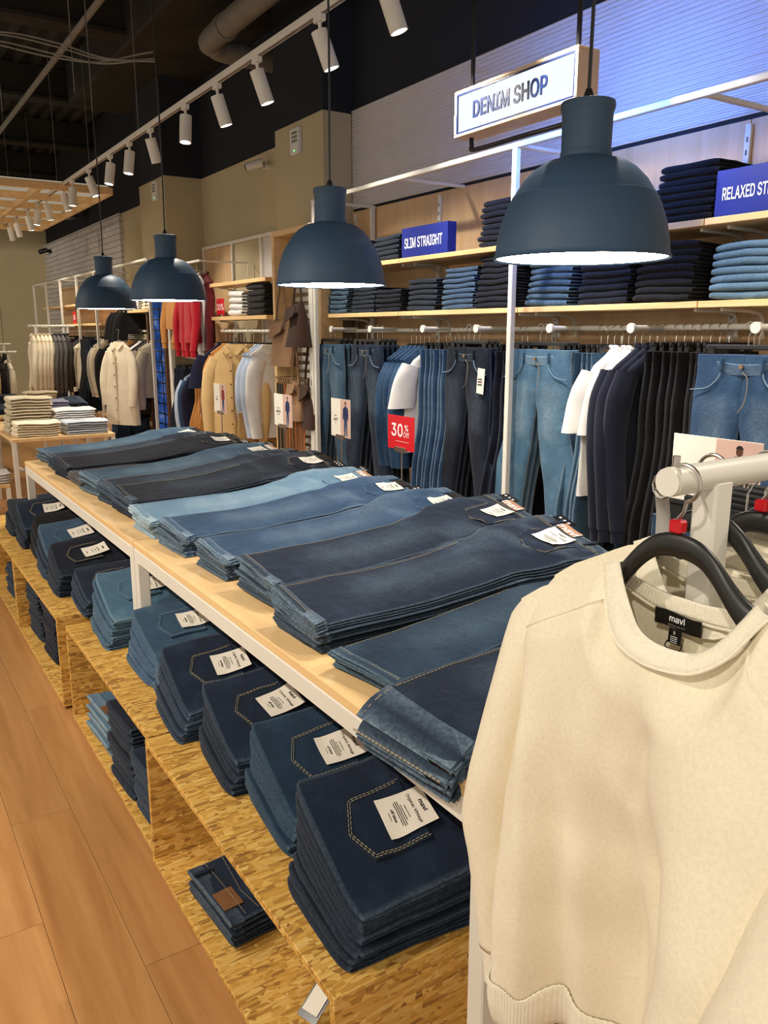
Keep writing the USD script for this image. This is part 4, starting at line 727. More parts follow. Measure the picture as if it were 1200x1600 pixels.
# ================================================================ accessory niche between the denim wall and the shirts
t = thing('accessory_niche', 'birch portal with white horizontal slats for hanging bags', 'shelving', (0, 0, 0))
part(t, 'upright', box(2.70, 2.935, 5.70, 5.74, 0, 2.31, .003), 'birch'); part(t, 'upright', box(2.70, 2.935, 5.10, 5.14, 0, 2.31, .003), 'birch'); part(t, 'head_board', box(2.70, 2.935, 5.14, 5.70, 2.27, 2.31, .003), 'birch')
part(t, 'back_panel', box(2.92, 2.945, 5.141, 5.699, 0, 2.27, .002), 'wall_beige')
for k, z in enumerate(np.arange(.45, 2.26, .062)): part(t, 'slat', box(2.865, 2.895, 5.145, 5.695, z, z+.036, .003), 'white_paint')
for y in (5.17, 5.67): part(t, 'slat_stile', box(2.896, 2.919, y-.012, y+.012, .42, 2.28, .002), 'white_paint')
part(t, 'edge_strip', box(2.685, 2.699, 5.085, 5.14, 0, 2.31, .002), 'white_metal')
def bag(y, z, w, h, d, m, label, strap, x=2.62, kind='tote'):
    t = thing('handbag', label, 'bag', (x, y, z)); n = 12; R = []
    for q in np.linspace(0, 1, n):
        k = (1-.25*q) if kind == 'tote' else (.92-.42*q+.14*math.sin(q*3.1)); a = T16
        yy = w/2*k*C16; xx = d/2*(1-.75*q)*S16; R.append(np.stack([xx+.03*nz(yy*20, q*4, int(y*100))*(.4+q), yy+.02*nz(xx*20+q*3, q*2, 3), np.full(18, -h+h*q)+.05*q*nz(yy*14, 1, int(z*50))], 1))
    R.append(R[-1]*[.6, .9, 1]+[0, 0, -.03]); part(t, 'body', loft(R, True), m)
    part(t, 'flap', slab([[(-d*.3-.012-.02*b, w*(-.3+.6*a), -.02-h*.33*b*(.6+.5*a)) for a in (0, .33, .66, 1)] for b in (0, .5, 1)], .006), m)
    for s in (-.5, .5): part(t, 'strap', tube(bez([(-.01, s*w*.55, -.02), (-.005, s*w*.35, strap*.5), (0, s*w*.06, strap), (.0, 0, strap+.004)], 5), .008, 6), m)
    part(t, 'hook', tube([(0, 0, strap+.004), (.10, 0, strap+.0), (2.845-x, 0, strap-.006)], .004, 6), 'steel')
bag(5.50, 1.68, .33, .33, .12, 'cloth_taupe', 'taupe suede tote bag hanging on long straps in the birch portal', .26, 2.66)
bag(5.20, 1.78, .24, .29, .16, 'cloth_chocolate', 'dark brown suede bucket bag hanging beside the taupe tote', .22, 2.64)
bag(5.30, 1.25, .20, .28, .10, 'cloth_taupe', 'smaller taupe shoulder bag hanging below the tote', .26, 2.66, 'bucket')
bag(5.17, 1.25, .20, .33, .10, 'cloth_chocolate', 'dark slouchy shoulder bag hanging below the bucket bag', .28, 2.70, 'bucket')
bt = thing('belt_rail', 'gold belt rail fixed to the slats behind the picture card', 'rail'); part(bt, 'bar', cyl((2.68, 5.16, 1.262), (2.68, 5.68, 1.262), .006, 8), 'copper')
for y in (5.18, 5.66): part(bt, 'arm', cyl((2.68, y, 1.262), (2.865, y, 1.262), .005, 6), 'copper')
for k in range(12):
    c, cn = (('black_plastic', 'black'), ('leather_brown', 'brown'), ('cloth_rust', 'tan'))[0 if k < 3 else 1 + k % 2]
    t = thing('belt', f'{cn} leather belt hanging from the gold rail, {("first", "second", "third", "fourth", "fifth", "sixth", "seventh", "eighth", "ninth", "tenth", "eleventh", "twelfth")[k]} from the left', 'belt', (2.68, 5.655-.04*k, 1.255), 0, 'belts on the gold rail')
    part(t, 'strap', slab([[(0, -.014, -.035), (0, .014, -.035)], [(.01*math.sin(k), -.014, -.5), (.01*math.sin(k), .014, -.5)], [(0, -.014, -.92), (0, .014, -.92)]], .004), c); part(t, 'buckle', tube([(-.003+.0*q, .016*math.cos(q), -.016+.02*math.sin(q)) for q in np.linspace(0, 6.28, 12)], .0025, 5), 'copper')
card_sign(2.30, 4.78, 1.0, 1.205, .26, 'white picture card in front of the belts and bags', 'photo', (('DESTINY', .008), ('MAGS', .016), ('new fit', .008)))
card_sign(2.30, 5.86, 1.0, 1.215, .24, 'white picture card in front of the rust trousers', 'photo', (('NEW', .008), ('40', .016)), top='cloth_burgundy')
# ================================================================ shirts and sweaters bay between the two pilasters
t = thing('wall_panel_frame', 'white framed wall panels above the sweater shelves', 'panel')
for a, b, m in ((5.9+.3, 6.9, 'panel_ribbed'), (6.92, 7.55, 'wall_beige'), (7.57, 8.3, 'birch_panel')): part(t, 'panel', box(3.165, 3.188, a, b, .1, 2.40, .002), m)
part(t, 'top_frame', box(3.14, 3.188, 6.17, 8.33, 2.40, 2.43, .002), 'white_metal')
for y in (6.18, 6.91, 7.56, 8.31): part(t, 'stile', box(3.14, 3.164, y-.014, y+.014, .1, 2.40, .002), 'white_metal')
shelf(5.86, 7.02, 2.00, 'birch shelf above the white and black sweaters', 2.70, 2.94, .03); shelf(5.86, 7.04, 1.72, 'birch shelf under the white and black sweaters', 2.70, 2.94, .03); shelf(7.36, 8.33, 1.45, 'birch shelf below the tan jackets beside the pilaster', 2.80, 3.13, .03)
t = thing('card_sign', 'small red sale card reading 30% on the sweater shelf', 'sign', (2.73, 6.86, 1.722)); part(t, 'card', box(0, .003, -.085, .085, .012, .15, .001), 'sign_red'); part(t, 'lettering', text('30%', .05, (-.001, 0, .08), (0, -1, 0), (0, 0, 1), .0008, True), 'white_print', smooth=False); part(t, 'clip', box(-.008, .012, -.03, .03, 0, .02, .002), 'steel')
for k in range(4): folded('folded_sweater', f'white folded sweater, {ORD[3-k]} beside the black sweaters', 'sweater', (2.72, 6.52, 1.721), 0, 'folded sweaters on the birch shelf', 'cloth_white', D=.21, W=.27, h=.05, seed=300, k=k, back=False, wob=.016, nu=8, lean=.003)
for k in range(5): folded('folded_sweater', f'black folded sweater, {ORD[4-k]} beside the white sweaters', 'sweater', (2.72, 6.12, 1.721), 0, 'folded sweaters on the birch shelf', 'cloth_black', D=.21, W=.34, h=.05, seed=301, k=k, back=False, wob=.016, nu=8, lean=.003)
def rail(x, y0, y1, z, label, wall=3.13):
    t = thing('hanging_rail', label, 'rail'); part(t, 'bar', cyl((x, y0, z), (x, y1, z), .012, 10), 'white_metal')
    for y in (y0+.03, y1-.03): part(t, 'bracket', tube([(x, y, z), (wall, y, z), (wall, y, z-.10)], .008, 6), 'white_metal')
rail(2.66, 7.1, 8.32, 2.20, 'white upper rail holding red sweaters and tan jackets', 3.12); rail(2.74, 5.84, 6.88, 1.60, 'white rail holding khaki jacket and burgundy tops', 2.94); rail(2.92, 7.36, 8.32, 1.335, 'white low rail beside the pilaster with dark trousers', 3.12)
def tops(items, x, zt, zr, group, rz=0):
    for y, m, lab, o in items:
        o = dict(o); r_ = o.pop('rz', rz)+R_.uniform(-4, 4); xx = o.pop('x', x); kind = o.pop('kind', 't')
        if kind == 't': htop(lab, (xx, y, zt), r_, m, group, seed=int(y*611), **o); top_hanger((xx, y, zt), r_, zr-zt, o.get('w', .48)*.84, f'coat hanger carrying the {lab}' if len(lab.split()) < 13 else f'coat hanger of the {" ".join(lab.split()[:9])}', 'coat hangers')
        else: hjeans(lab, (xx, y, zt), r_, m, group, seed=int(y*611), **{'name': 'hanging_trousers', 'cat': 'trousers', 'detail': False, **o}); clip_hanger((xx, y, zt), r_, zr-zt, .3, f'clip hanger carrying the {lab}' if len(lab.split()) < 13 else f'clip hanger of the {" ".join(lab.split()[:9])}', 'clip hangers')
SW = dict(L=.60, sl=.56, d=.07, w=.38, name='hanging_sweater', cat='sweater', n=8)
RD = dict(SW, w=.24, rz=-90, d=.10)
tops([(7.20, 'cloth_red', 'right red cable sweater facing out on the upper rail', dict(RD, x=2.60)), (7.44, 'cloth_red', 'left red cable sweater facing out on the upper rail', dict(RD, x=2.63)), (7.31, 'cloth_white', 'white sweater between the two red ones', dict(RD, x=2.70)), (7.24, 'cloth_darkred', 'dark red sweater behind the right red one', dict(RD, x=2.74)),
      (7.74, 'cloth_khaki', 'khaki jacket beside the red sweaters', dict(L=.50, sl=.46, w=.26, name='hanging_jacket', cat='jacket', collar='shirt', n=8, rz=-90, x=2.70)), (8.02, 'cloth_camel', 'tan jacket on the upper rail near the pilaster', dict(L=.48, sl=.5, w=.26, name='hanging_jacket', cat='jacket', collar='shirt', n=8, rz=-90, x=2.70))], 2.66, 2.10, 2.212, 'tops on the upper rail')
SHT = dict(L=.72, sl=.6, d=.05, w=.36, name='hanging_shirt', cat='shirt', collar='shirt', rib=False, n=8)
tops([(5.89, 'cloth_white', 'white shirt nearest on the khaki rail', dict(SHT, w=.27)), (5.95, 'cloth_skyblue', 'pale blue striped shirt second on the khaki rail', dict(SHT, w=.30)), (6.02, 'cloth_skyblue', 'pale blue shirt beside the khaki jacket', dict(SHT, w=.32)),
      (6.12, 'cloth_sand', 'sand khaki jacket facing out on the rail', dict(L=.74, sl=.62, d=.10, w=.42, name='hanging_jacket', cat='jacket', collar='shirt', rz=-55, x=2.54, n=10, buttons='leather_brown')), (6.20, 'cloth_sand', 'second sand jacket behind the facing one', SHT), (6.28, 'cloth_khaki', 'khaki shirt behind the sand jackets', SHT),
      (6.40, 'cloth_burgundy', 'burgundy corduroy shirt nearer on the khaki rail', SHT), (6.46, 'cloth_burgundy', 'burgundy corduroy shirt farther on the khaki rail', SHT), (6.54, 'cloth_cream', 'cream shirt beside the burgundy shirts', SHT), (6.62, 'cloth_camel', 'camel shirt nearer beyond the cream one', SHT), (6.69, 'cloth_camel', 'camel shirt farther beyond the cream one', SHT), (6.79, 'cloth_navy', 'navy tee at the far end of the khaki rail', dict(L=.62, sl=.26, name='hanging_tee', cat='t-shirt', rib=False))], 2.74, 1.50, 1.612, 'tops on the khaki rail')
tops([(5.95+.09*k, 'cloth_khaki', f'khaki trousers hung low below the shirts, {("first", "second", "third", "fourth")[k]} from the near side', dict(kind='j', x=2.66, L=.62, w=.36, d=.05)) for k in range(4)], 2.8, .98, 1.04, 'low khaki trousers')
rail(2.66, 5.88, 6.4, 1.03, 'short low rail holding the khaki trousers', 2.94)
tops([(6.62+.06*k, 'cloth_rust', f'rust brown trousers by the picture card, {("first", "second", "third")[k]} from the near side', dict(kind='j', x=2.66, L=.75, w=.32, d=.04)) for k in range(3)], 2.7, 1.12, 1.17, 'rust trousers')
rail(2.66, 6.55, 6.85, 1.16, 'short low rail holding the rust trousers', 3.12)
tops([(7.42+.07*k, 'cloth_camel', f'camel trousers beside the blue shirts, {("first", "second", "third", "fourth")[k]} from the near side', dict(kind='j', L=.68, w=.34, d=.05)) for k in range(4)]+[(7.74, 'cloth_navy', 'navy shirt beside the camel trousers', dict(SHT, L=.7, w=.42)), (7.82, 'denim_blue', 'blue denim shirt on the low rail', dict(SHT, L=.7, w=.42)), (7.9, 'cloth_skyblue', 'pale blue shirt on the low rail', dict(SHT, L=.7, w=.42))]+[(7.99+.06*k, 'cloth_darknavy', f'dark navy trousers on the low rail, {("first", "second", "third", "fourth", "fifth")[k]} from the near side', dict(kind='j', L=.68, w=.34, d=.045)) for k in range(5)], 2.92, 1.23, 1.347, 'clothes on the low rail')
# mirror on the second pilaster, its daylight reflection painted as glow; white upright
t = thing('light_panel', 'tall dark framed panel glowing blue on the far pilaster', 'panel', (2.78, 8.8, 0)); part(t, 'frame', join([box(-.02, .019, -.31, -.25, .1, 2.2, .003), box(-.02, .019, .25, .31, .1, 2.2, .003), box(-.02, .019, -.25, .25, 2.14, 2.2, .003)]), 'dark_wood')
mat('mirror_glow', {'tc': ('texture_coordinate', {}), 'n': ('noise_texture', {'scale': 5.0, 'detail': 4.0}), 'r': ('rgb_ramp', {'ramp': [(.3, (.006, .012, .03)), (.55, (.05, .14, .5)), (.8, (.5, .65, .95))]}), 'e': ('emission', {'strength': .6})}, [('tc.object', 'n.vector'), ('n.fac', 'r.fac'), ('r.color', 'e.color')], 'e.emission')
part(t, 'glowing_pane', box(0, .012, -.25, .25, .1, 2.14, .002), 'mirror_glow'); part(t, 'glazing_bar', join([box(-.008, 0, -.25, .25, z, z+.012, .001) for z in np.arange(.5, 2.1, .11)]+[box(-.008, 0, y, y+.012, .1, 2.14, .001) for y in (-.12, .1)]), 'black_metal', kind='stuff')
single('white_upright', box(2.74, 2.78, 8.26, 8.34, 0, 2.32, .003), 'white_metal', 'tall white upright at the near edge of the far pilaster', 'post')
# ================================================================ far bay
fb = thing('shelving_frame', 'far white metal frame with slim posts before the brick wall', 'shelving')
for y in (8.72, 10.97, 11.95, 12.98, 14.0, 15.0): part(fb, 'post', box(2.684, 2.716, y-.016, y+.016, 0, 2.33, .003), 'white_metal')
part(fb, 'top_rail', box(2.686, 2.714, 8.72, 15.0, 2.315, 2.34, .003), 'white_metal')
for y in (9.6, 10.97, 11.95, 12.98, 14.0, 15.0): part(fb, 'cross_arm', box(2.70, 3.14, y-.012, y+.012, 2.316, 2.336, .002), 'white_metal')
for a, b in ((11.32, 12.4), (12.42, 13.6), (13.62, 15.0)): part(fb, 'back_panel', box(3.12, 3.145, a, b, 1.2, 2.3, .002), 'birch_panel')
for a, b, z, l in ((11.4, 14.6, 1.97, 'far upper birch shelf before the brick wall'), (11.0, 14.6, 1.70, 'far lower birch shelf with the red sale card'), (8.95, 10.2, 1.83, 'far birch shelf with pale folded tops near the glowing panel'), (9.4, 10.5, 1.42, 'low far birch shelf under the black tops')): shelf(a, b, z, l, 2.74, 3.11, .03, False)
t = thing('card_sign', 'tiny red sale card on the far birch shelf', 'sign', (2.76, 12.5, 1.70)); part(t, 'card', box(0, .004, -.09, .09, 0.0, .17, .001), 'sign_red'); part(t, 'lettering', text('30', .06, (-.001, 0, .09), (0, -1, 0), (0, 0, 1), .0008, True), 'white_print', smooth=False)
for q, (y0, n) in enumerate(((9.1, 3), (9.55, 3))):
    for k in range(n): folded('folded_sweater', f'{("cream", "white")[q]} folded top on the far shelf, {ORD[n-1-k]}', 'sweater', (2.77, y0, 1.831), 0, 'far folded tops', ('cloth_cream', 'cloth_white')[q], D=.3, W=.28, h=.035, seed=320+q, k=k, back=False, nu=6, wob=.014)
for k in range(4): folded('folded_sweater', f'white folded sweater on the low far shelf, {ORD[3-k]}', 'sweater', (2.77, 10.35, 1.421), 0, 'far folded tops', 'cloth_white', D=.3, W=.28, h=.042, seed=325, k=k, back=False, nu=6, wob=.014)
rail(2.90, 10.9, 14.6, 1.60, 'far white rail with trousers and jackets before the brick wall'); rail(2.90, 8.95, 10.6, 1.60, 'far white rail with the cream coat and black cardigan'); rail(2.95, 9.5, 10.5, 2.02, 'far white upper rail with short black tops')
JK = dict(L=.68, sl=.6, d=.09, name='hanging_jacket', cat='jacket', collar='shirt', rib=False, n=7)
tops([(13.5-.12*k, 'cloth_black', f'far black trousers on the rail, {("first", "second", "third", "fourth", "fifth")[k]} from the far end', dict(kind='j', L=.95, w=.36, d=.06)) for k in range(5)]+[(12.45, 'cloth_charcoal', 'charcoal jacket, farthest of two on the far rail', JK), (12.3, 'cloth_charcoal', 'charcoal jacket, nearer of two on the far rail', JK), (12.1, 'cloth_cream', 'cream sweater beside the charcoal jackets', JK)]
     +[(11.85-.1*k, 'cloth_black' if k < 3 else 'denim_navy', f'dark trousers beside the cream sweater, {("first", "second", "third", "fourth", "fifth", "sixth")[k]} from the far end', dict(kind='j', L=.95, w=.36, d=.06)) for k in range(6)]+[(11.15, 'cloth_greige', 'oatmeal sweater on the far rail, farther of two', SW), (11.02, 'cloth_oatmeal', 'oatmeal sweater on the far rail, nearer of two', dict(SW, L=.7))], 2.85, 1.49, 1.612, 'clothes on the far rail')
tops([(10.5, 'cloth_black', 'black blazer left of the long cream coat', dict(JK, L=.75, w=.5)), (10.36, 'denim_navy', 'navy jeans left of the long cream coat', dict(kind='j', L=.95, w=.36)), (9.0, 'cloth_cream', 'long cream coat facing out on the far rail', dict(L=.88, sl=.56, d=.12, w=.36, name='hanging_coat', cat='coat', collar='shirt', rib=False, rz=-60, x=2.42, flare=.05, buttons='leather_brown')), (9.85, 'cloth_camel', 'camel coat just behind the long cream coat', dict(JK, L=.95)),
      (9.62, 'cloth_chocolate', 'dark checked scarf hanging right of the cream coat', dict(L=.85, sl=.3, w=.24, name='hanging_scarf', cat='scarf', rib=False, n=7)), (9.45, 'cloth_white', 'white shirt beside the black cardigan', JK), (9.32, 'cloth_black', 'long black cardigan on the far rail', dict(JK, L=.85)), (9.22, 'cloth_charcoal', 'charcoal cardigan nearest on the far rail', dict(JK, L=.8)), (9.1, 'cloth_greige', 'grey beige waistcoat at the near end of the far rail', dict(L=.6, sl=.2, w=.42, name='hanging_vest', cat='vest', rib=False, n=7)), (9.0, 'cloth_oatmeal', 'beige sweater beside the slim white post', SW)], 2.84, 1.49, 1.612, 'clothes on the near far rail')
tops([(9.3+.1*k, 'denim_petrol', f'blue jeans below the black cardigan, {("first", "second", "third")[k]} from the near side', dict(kind='j', L=.45, w=.36, x=2.6)) for k in range(3)], 2.6, .70, .75, 'low far jeans'); rail(2.6, 9.2, 9.6, .745, 'short low far rail with jeans', 2.8)
tops([(9.75+.16*k, 'cloth_black', f'short black top on the far upper rail, {("first", "second", "third")[k]} from the near side', dict(L=.34, sl=.3, w=.46, name='short_top', cat='top', n=7)) for k in range(3)], 2.9, 1.91, 2.03, 'short black tops')
cb = thing('low_cabinet', 'low birch cabinet under the far clothes rail', 'cabinet', (2.9, 11.2, 0)); part(cb, 'body', box(-.18, .2, -.7, .9, .05, .52, .003), 'birch_panel'); part(cb, 'top_board', box(-.2, .21, -.72, .92, .52, .55, .003), 'birch'); part(cb, 'plinth', box(-.15, .2, -.68, .88, 0, .05, .002), 'dark_wood')
def track_rack(x0, x1, y, z, label):
    t = thing('clothes_rack', label, 'clothes rack'); part(t, 'bar', cyl((x0, y, z), (x1, y, z), .016, 10), 'white_metal')
    for x in (x0+.09, x1-.09): part(t, 'post', box(x-.014, x+.014, y-.014, y+.014, .03, z-.014, .002), 'white_metal'); part(t, 'foot', box(x-.02, x+.02, y-.28, y+.28, 0, .03, .003), 'white_metal')
track_rack(1.93, 2.50, 11.35, 1.66, 'far white rack holding cream and grey sweaters')
tops([(11.35, 'cloth_cream' if k < 5 else 'cloth_grey' if k < 8 else 'cloth_charcoal', f'{"cream" if k < 5 else "grey" if k < 8 else "charcoal"} sweater on the far white rack, {("first", "second", "third", "fourth", "fifth", "sixth", "seventh", "eighth", "ninth")[k]} from the left', dict(SW, x=1.98+.05*k, L=.66, rz=-90)) for k in range(9)], 2, 1.56, 1.676, 'sweaters on the far white rack')
track_rack(1.36, 1.9, 12.6, 1.42, 'far white rack at the left edge holding black tops')
tops([(12.6, 'cloth_black', f'black top on the left far rack, {("first", "second", "third", "fourth", "fifth")[k]} from the left', dict(SW, x=1.45+.09*k, L=.72, rz=-90)) for k in range(5)], 2, 1.32, 1.436, 'black tops on the left far rack')
track_rack(1.26, 1.62, 10.4, 1.36, 'white rack cut by the left edge holding beige tops')
tops([(10.4, ('cloth_sand', 'cloth_black', 'cloth_cream')[k], f'{("sand", "black", "cream")[k]} top on the rack cut by the left edge', dict(SW, x=1.36+.08*k, L=.7, rz=-90)) for k in range(3)], 2, 1.26, 1.376, 'tops on the left edge rack')
# far tables
def ftable(x0, x1, y0, y1, z, label):
    t = thing('side_table', label, 'table', ((x0+x1)/2, (y0+y1)/2, 0)); X, Y = (x1-x0)/2, (y1-y0)/2; part(t, 'tabletop', box(-X, X, -Y, Y, z-.028, z, .003), 'birch')
    for a in (-1, 1):
        for b in (-1, 1): part(t, 'leg', box(a*(X-.016)-.016, a*(X-.016)+.016, b*(Y-.016)-.016, b*(Y-.016)+.016, 0, z-.0285, .002), 'white_metal')
ftable(.95, 1.72, 6.68, 8.1, .80, 'birch table with thin legs holding pale folded sweaters'); ftable(.0, .92, 6.75, 7.7, .45, 'low birch table at the left edge with cream knitwear'); ftable(1.05, 1.95, 8.55, 9.9, .80, 'farther birch table holding jeans and beige knitwear')
def pile(x, y, z, n, m, what, cat, where, h, seed, W=.28, D=.32, **o):
    for k in range(n): folded('folded_'+cat, f'{what}, {ORD[n-1-k]} {where}', cat, (x, y, z+.001), o.get('rz', 0), 'folded clothes on the far tables', m, D=D, W=W, h=h, seed=seed, k=k, back=False, nu=7, wob=.018, lean=.004)
pile(.99, 7.17, .80, 6, 'cloth_oatmeal', 'oatmeal knit sweater', 'sweater', 'in the tall far table pile', .047, 330); pile(1.0, 6.86, .80, 3, 'cloth_cream', 'cream sweater', 'sweater', 'in the low far table pile', .036, 331); pile(1.36, 6.86, .80, 3, 'cloth_paleblue', 'pale blue shirt', 'shirt', 'in the front far table pile', .034, 332); pile(1.34, 7.18, .80, 5, 'cloth_white', 'white shirt', 'shirt', 'behind the pale blue pile', .034, 333)
single('display_block', box(1.20, 1.50, 7.38, 7.62, .801, .93, .003), 'sign_blue', 'blue display block between the folded sweaters', 'block'); pile(1.21, 7.5, .93, 2, 'cloth_lilac', 'grey lilac scarf', 'scarf', 'on the blue display block', .045, 334); pile(1.2, 7.86, .80, 5, 'cloth_black', 'black trousers', 'trousers', 'behind the oatmeal sweaters', .034, 335)
pile(.45, 7.1, .45, 3, 'cloth_cream', 'cream knit', 'sweater', 'on the low left table', .05, 336); pile(.62, 6.92, .45, 2, 'cloth_white', 'white knit', 'sweater', 'at the low left table corner', .04, 340); pile(1.5, 9.5, .80, 3, 'cloth_oatmeal', 'beige sweater', 'sweater', 'on the farther table', .055, 337); pile(1.12, 9.55, .80, 4, 'denim_navy', 'navy jeans', 'jeans', 'at the left of the farther table', .034, 338)
for k in range(5): flat_jean(99, k, 5, 'indigo' if k > 2 else 'navy', (1.06, 8.85, .80), 2, f'{"indigo" if k > 2 else "dark navy"} jeans laid flat, {ORD[4-k]} on the farther table', 'jeans on the farther table', top=False, seed=60, L=.92)
# wall devices
for y, x, z, l in ((5.77, 2.95, 2.96, 'white emergency light box on the near pilaster'), (8.62, 2.80, 2.98, 'white emergency light box on the far pilaster')):
    t = thing('wall_box', l, 'light', (x, y, z)); part(t, 'body', box(-.03, 0, -.07, .07, -.09, .09, .004), 'white_paint'); part(t, 'keys', join([box(-.034, -.03, -.05+.03*a, -.03+.03*a, -.01+.028*b, .008+.028*b, .001) for a in range(3) for b in range(3)]), 'steel', kind='stuff'); glow('green_led', (.1, 1, .2), 3.0) if 'green_led' not in M else 0; part(t, 'indicator', box(-.033, -.03, -.008, .008, -.07, -.06, .001), 'green_led')
def camera_dev(x, y, z, m, l):
    t = thing('security_camera', l, 'camera', (x, y, z)); part(t, 'mount', cyl((0, 0, 0), (-.05, 0, 0), .03, 12), m); part(t, 'arm', tube([(-.05, 0, 0), (-.09, .01, .01)], .014, 8), m); part(t, 'body', tube([(-.07, -.02, .02), (-.19, .05, -.02)], .038, 14), m); part(t, 'lens', tube([(-.19, .05, -.02), (-.197, .054, -.0225)], .026, 12), 'black_gloss')
camera_dev(3.19, 6.78, 2.97, 'white_paint', 'white bullet security camera on the beige recess wall'); camera_dev(3.15, 15.6, 2.95, 'black_metal', 'small dark security camera on the white brick wall')
t = thing('wall_speaker', 'black speaker bracketed high on the dark wall by the bricks', 'speaker', (3.2, 13.2, 3.42)); part(t, 'bracket', box(-.16, 0, -.03, .03, -.02, .02, .003), 'black_metal'); part(t, 'cabinet', box(-.42, -.16, -.18, .18, -.2, .16, .015), 'black_plastic'); part(t, 'grille', box(-.428, -.42, -.16, .16, -.18, .14, .004), 'black_metal')
# suspended birch lattice with lights above the far end
lt = thing('ceiling_lattice', 'suspended pale wooden lattice ceiling panel at the far end', 'ceiling panel')
LX0, LX1, LY0, LY1, LZ = -.9, 2.42, 8.9, 12.6, 2.95
for k, y in enumerate(np.linspace(LY0, LY1, 6)): part(lt, 'cross_slat', box(LX0, LX1, y-.022, y+.022, LZ, LZ+.07, .003), 'birch')
for x in np.linspace(LX0, LX1, 6): part(lt, 'long_slat', box(x-.022, x+.022, LY0+.0, LY1, LZ+.001, LZ+.069, .003), 'birch')
glow('lattice_light', (1.0, .84, .62), .42); part(lt, 'light_sheet', box(LX0+.02, LX1-.02, LY0+.02, LY1-.02, LZ+.075, LZ+.09, .002), 'lattice_light')
for x in (-.5, .6, 1.37, 2.3):
    for y in (9.2, 12.3): part(lt, 'wire', cyl((x, y, LZ+.09), (x, y, 4.4), .003, 5), 'ink_grey')
# ================================================================ foreground rack with cream sweatshirts
def knit(name, c):
    c = lin(c); l = tuple(min(1, x*1.04) for x in c); d = tuple(x*.95 for x in c)
    mat(name, {'tc': ('texture_coordinate', {}), 'n': ('noise_texture', {'scale': 220.0, 'detail': 4.0}), 'r': ('rgb_ramp', {'ramp': [(.3, d), (.7, l)]}), 'm': ('mapping', {'scale': (500.0, 260.0, 900.0)}), 'f': ('noise_texture', {'scale': 1.0, 'detail': 2.0}), 'n2': ('noise_texture', {'scale': 170.0, 'detail': 4.0, 'roughness': .6}),
                'ad': ('math', {'math_type': 'multiply_add', 'value2': .6}), 'b': ('bump', {'strength': .30, 'distance': .0012}), 'p': ('principled_bsdf', {'roughness': .92, 'specular_ior_level': .1, 'sheen_weight': .12, 'sheen_roughness': .5})},
        [('tc.object', 'n.vector'), ('n.fac', 'r.fac'), ('r.color', 'p.base_color'), ('tc.object', 'm.vector'), ('m.vector', 'f.vector'), ('tc.object', 'n2.vector'), ('f.fac', 'ad.value1'), ('n2.fac', 'ad.value3'), ('ad.value', 'b.height'), ('b.normal', 'p.normal')])
knit('cream_fleece', (240, 230, 204)); knit('cream_rib', (242, 234, 212))
t = thing('clothes_rack', 'white clothes rack with a round bar at the front right', 'clothes rack')
part(t, 'bar', tube([(.692, .535, 1.449), (1.2, .535, 1.452), (1.9, .535, 1.455)], .0155, 20), 'white_metal'); part(t, 'end_cap', tube([(.688, .535, 1.449), (.692, .535, 1.449)], .0148, 20), 'white_metal')
for x in (.765, 1.82): part(t, 'post', box(x-.015, x+.015, .52, .55, .03, 1.445, .003), 'white_metal'); part(t, 'foot', box(x-.02, x+.02, .28, .79, 0, .03, .003), 'white_metal')
part(t, 'set_screw', cyl((.703, .537, 1.462), (.703, .537, 1.475), .004, 8), 'steel')
t = thing('metal_strip', 'narrow grey metal strip hanging beside the rack post', 'strip', (.735, .575, 1.43)); part(t, 'strip', slab([[(0, -.006, 0), (0, .012, 0)], [(.004, -.008, -.03), (.004, .010, -.03)], [(.0, -.012, -.062), (.0, .006, -.064)]], .0015), 'steel'); part(t, 'loop', tube([(0, .003+.012*math.cos(q), .004+.014*math.sin(q)) for q in np.linspace(0, 6.28, 12)], .0015, 5), 'steel')
def wide_hanger(x, y, label, crown=1.4665, z=1.395, cube='red_plastic', drop=None, rz=0):
    """contoured black hanger in the plane x = const, shoulders along y"""
    t = thing('coat_hanger', label, 'hanger', (x, y, 0), rz, 'wide black hangers')
    a = np.linspace(-.42*math.pi, 1.0*math.pi, 18); zc = crown-.018
    P = [(0, -.019*math.cos(q)+.0, zc+.019*math.sin(q)) for q in a][::-1]+[(0, -.002, zc-.030), (0, 0.004, zc-.038), (0, .004, z+.005)]
    part(t, 'hook', tube(bez(P, 2), .0021, 8), 'steel'); part(t, 'size_cube', box(-.0065, .0065, -.004, .011, z+.001, z+.015, .002), cube)
    up = bez([(-.165, -.094), (-.145, -.084), (-.115, -.070), (-.080, -.052), (-.045, -.016), (-.018, -.001), (.018, -.001), (.045, -.016), (.080, -.052), (.115, -.070), (.145, -.084), (.165, -.094)], 5)
    R = []
    for u, h in up:
        dn = (.026 if abs(u) < .03 else .026+.008*min(1, (abs(u)-.03)/.05)); dn = dn*(1-.45*sstep(.09, .165, abs(u))); w = .006+.004*sstep(.03, .1, abs(u)); b = .014*sstep(.05, .12, abs(u))
        R.append([(b+w*math.cos(q), u, z+h-dn/2+dn/2*math.sin(q)) for q in np.linspace(0, 2*np.pi, 16, endpoint=False)])
    part(t, 'shoulder_bar', loft(R, True), 'black_plastic', smooth=50)
    return t
wide_hanger(.70, .523, 'wide black hanger with a red size cube inside the nearest sweatshirt')
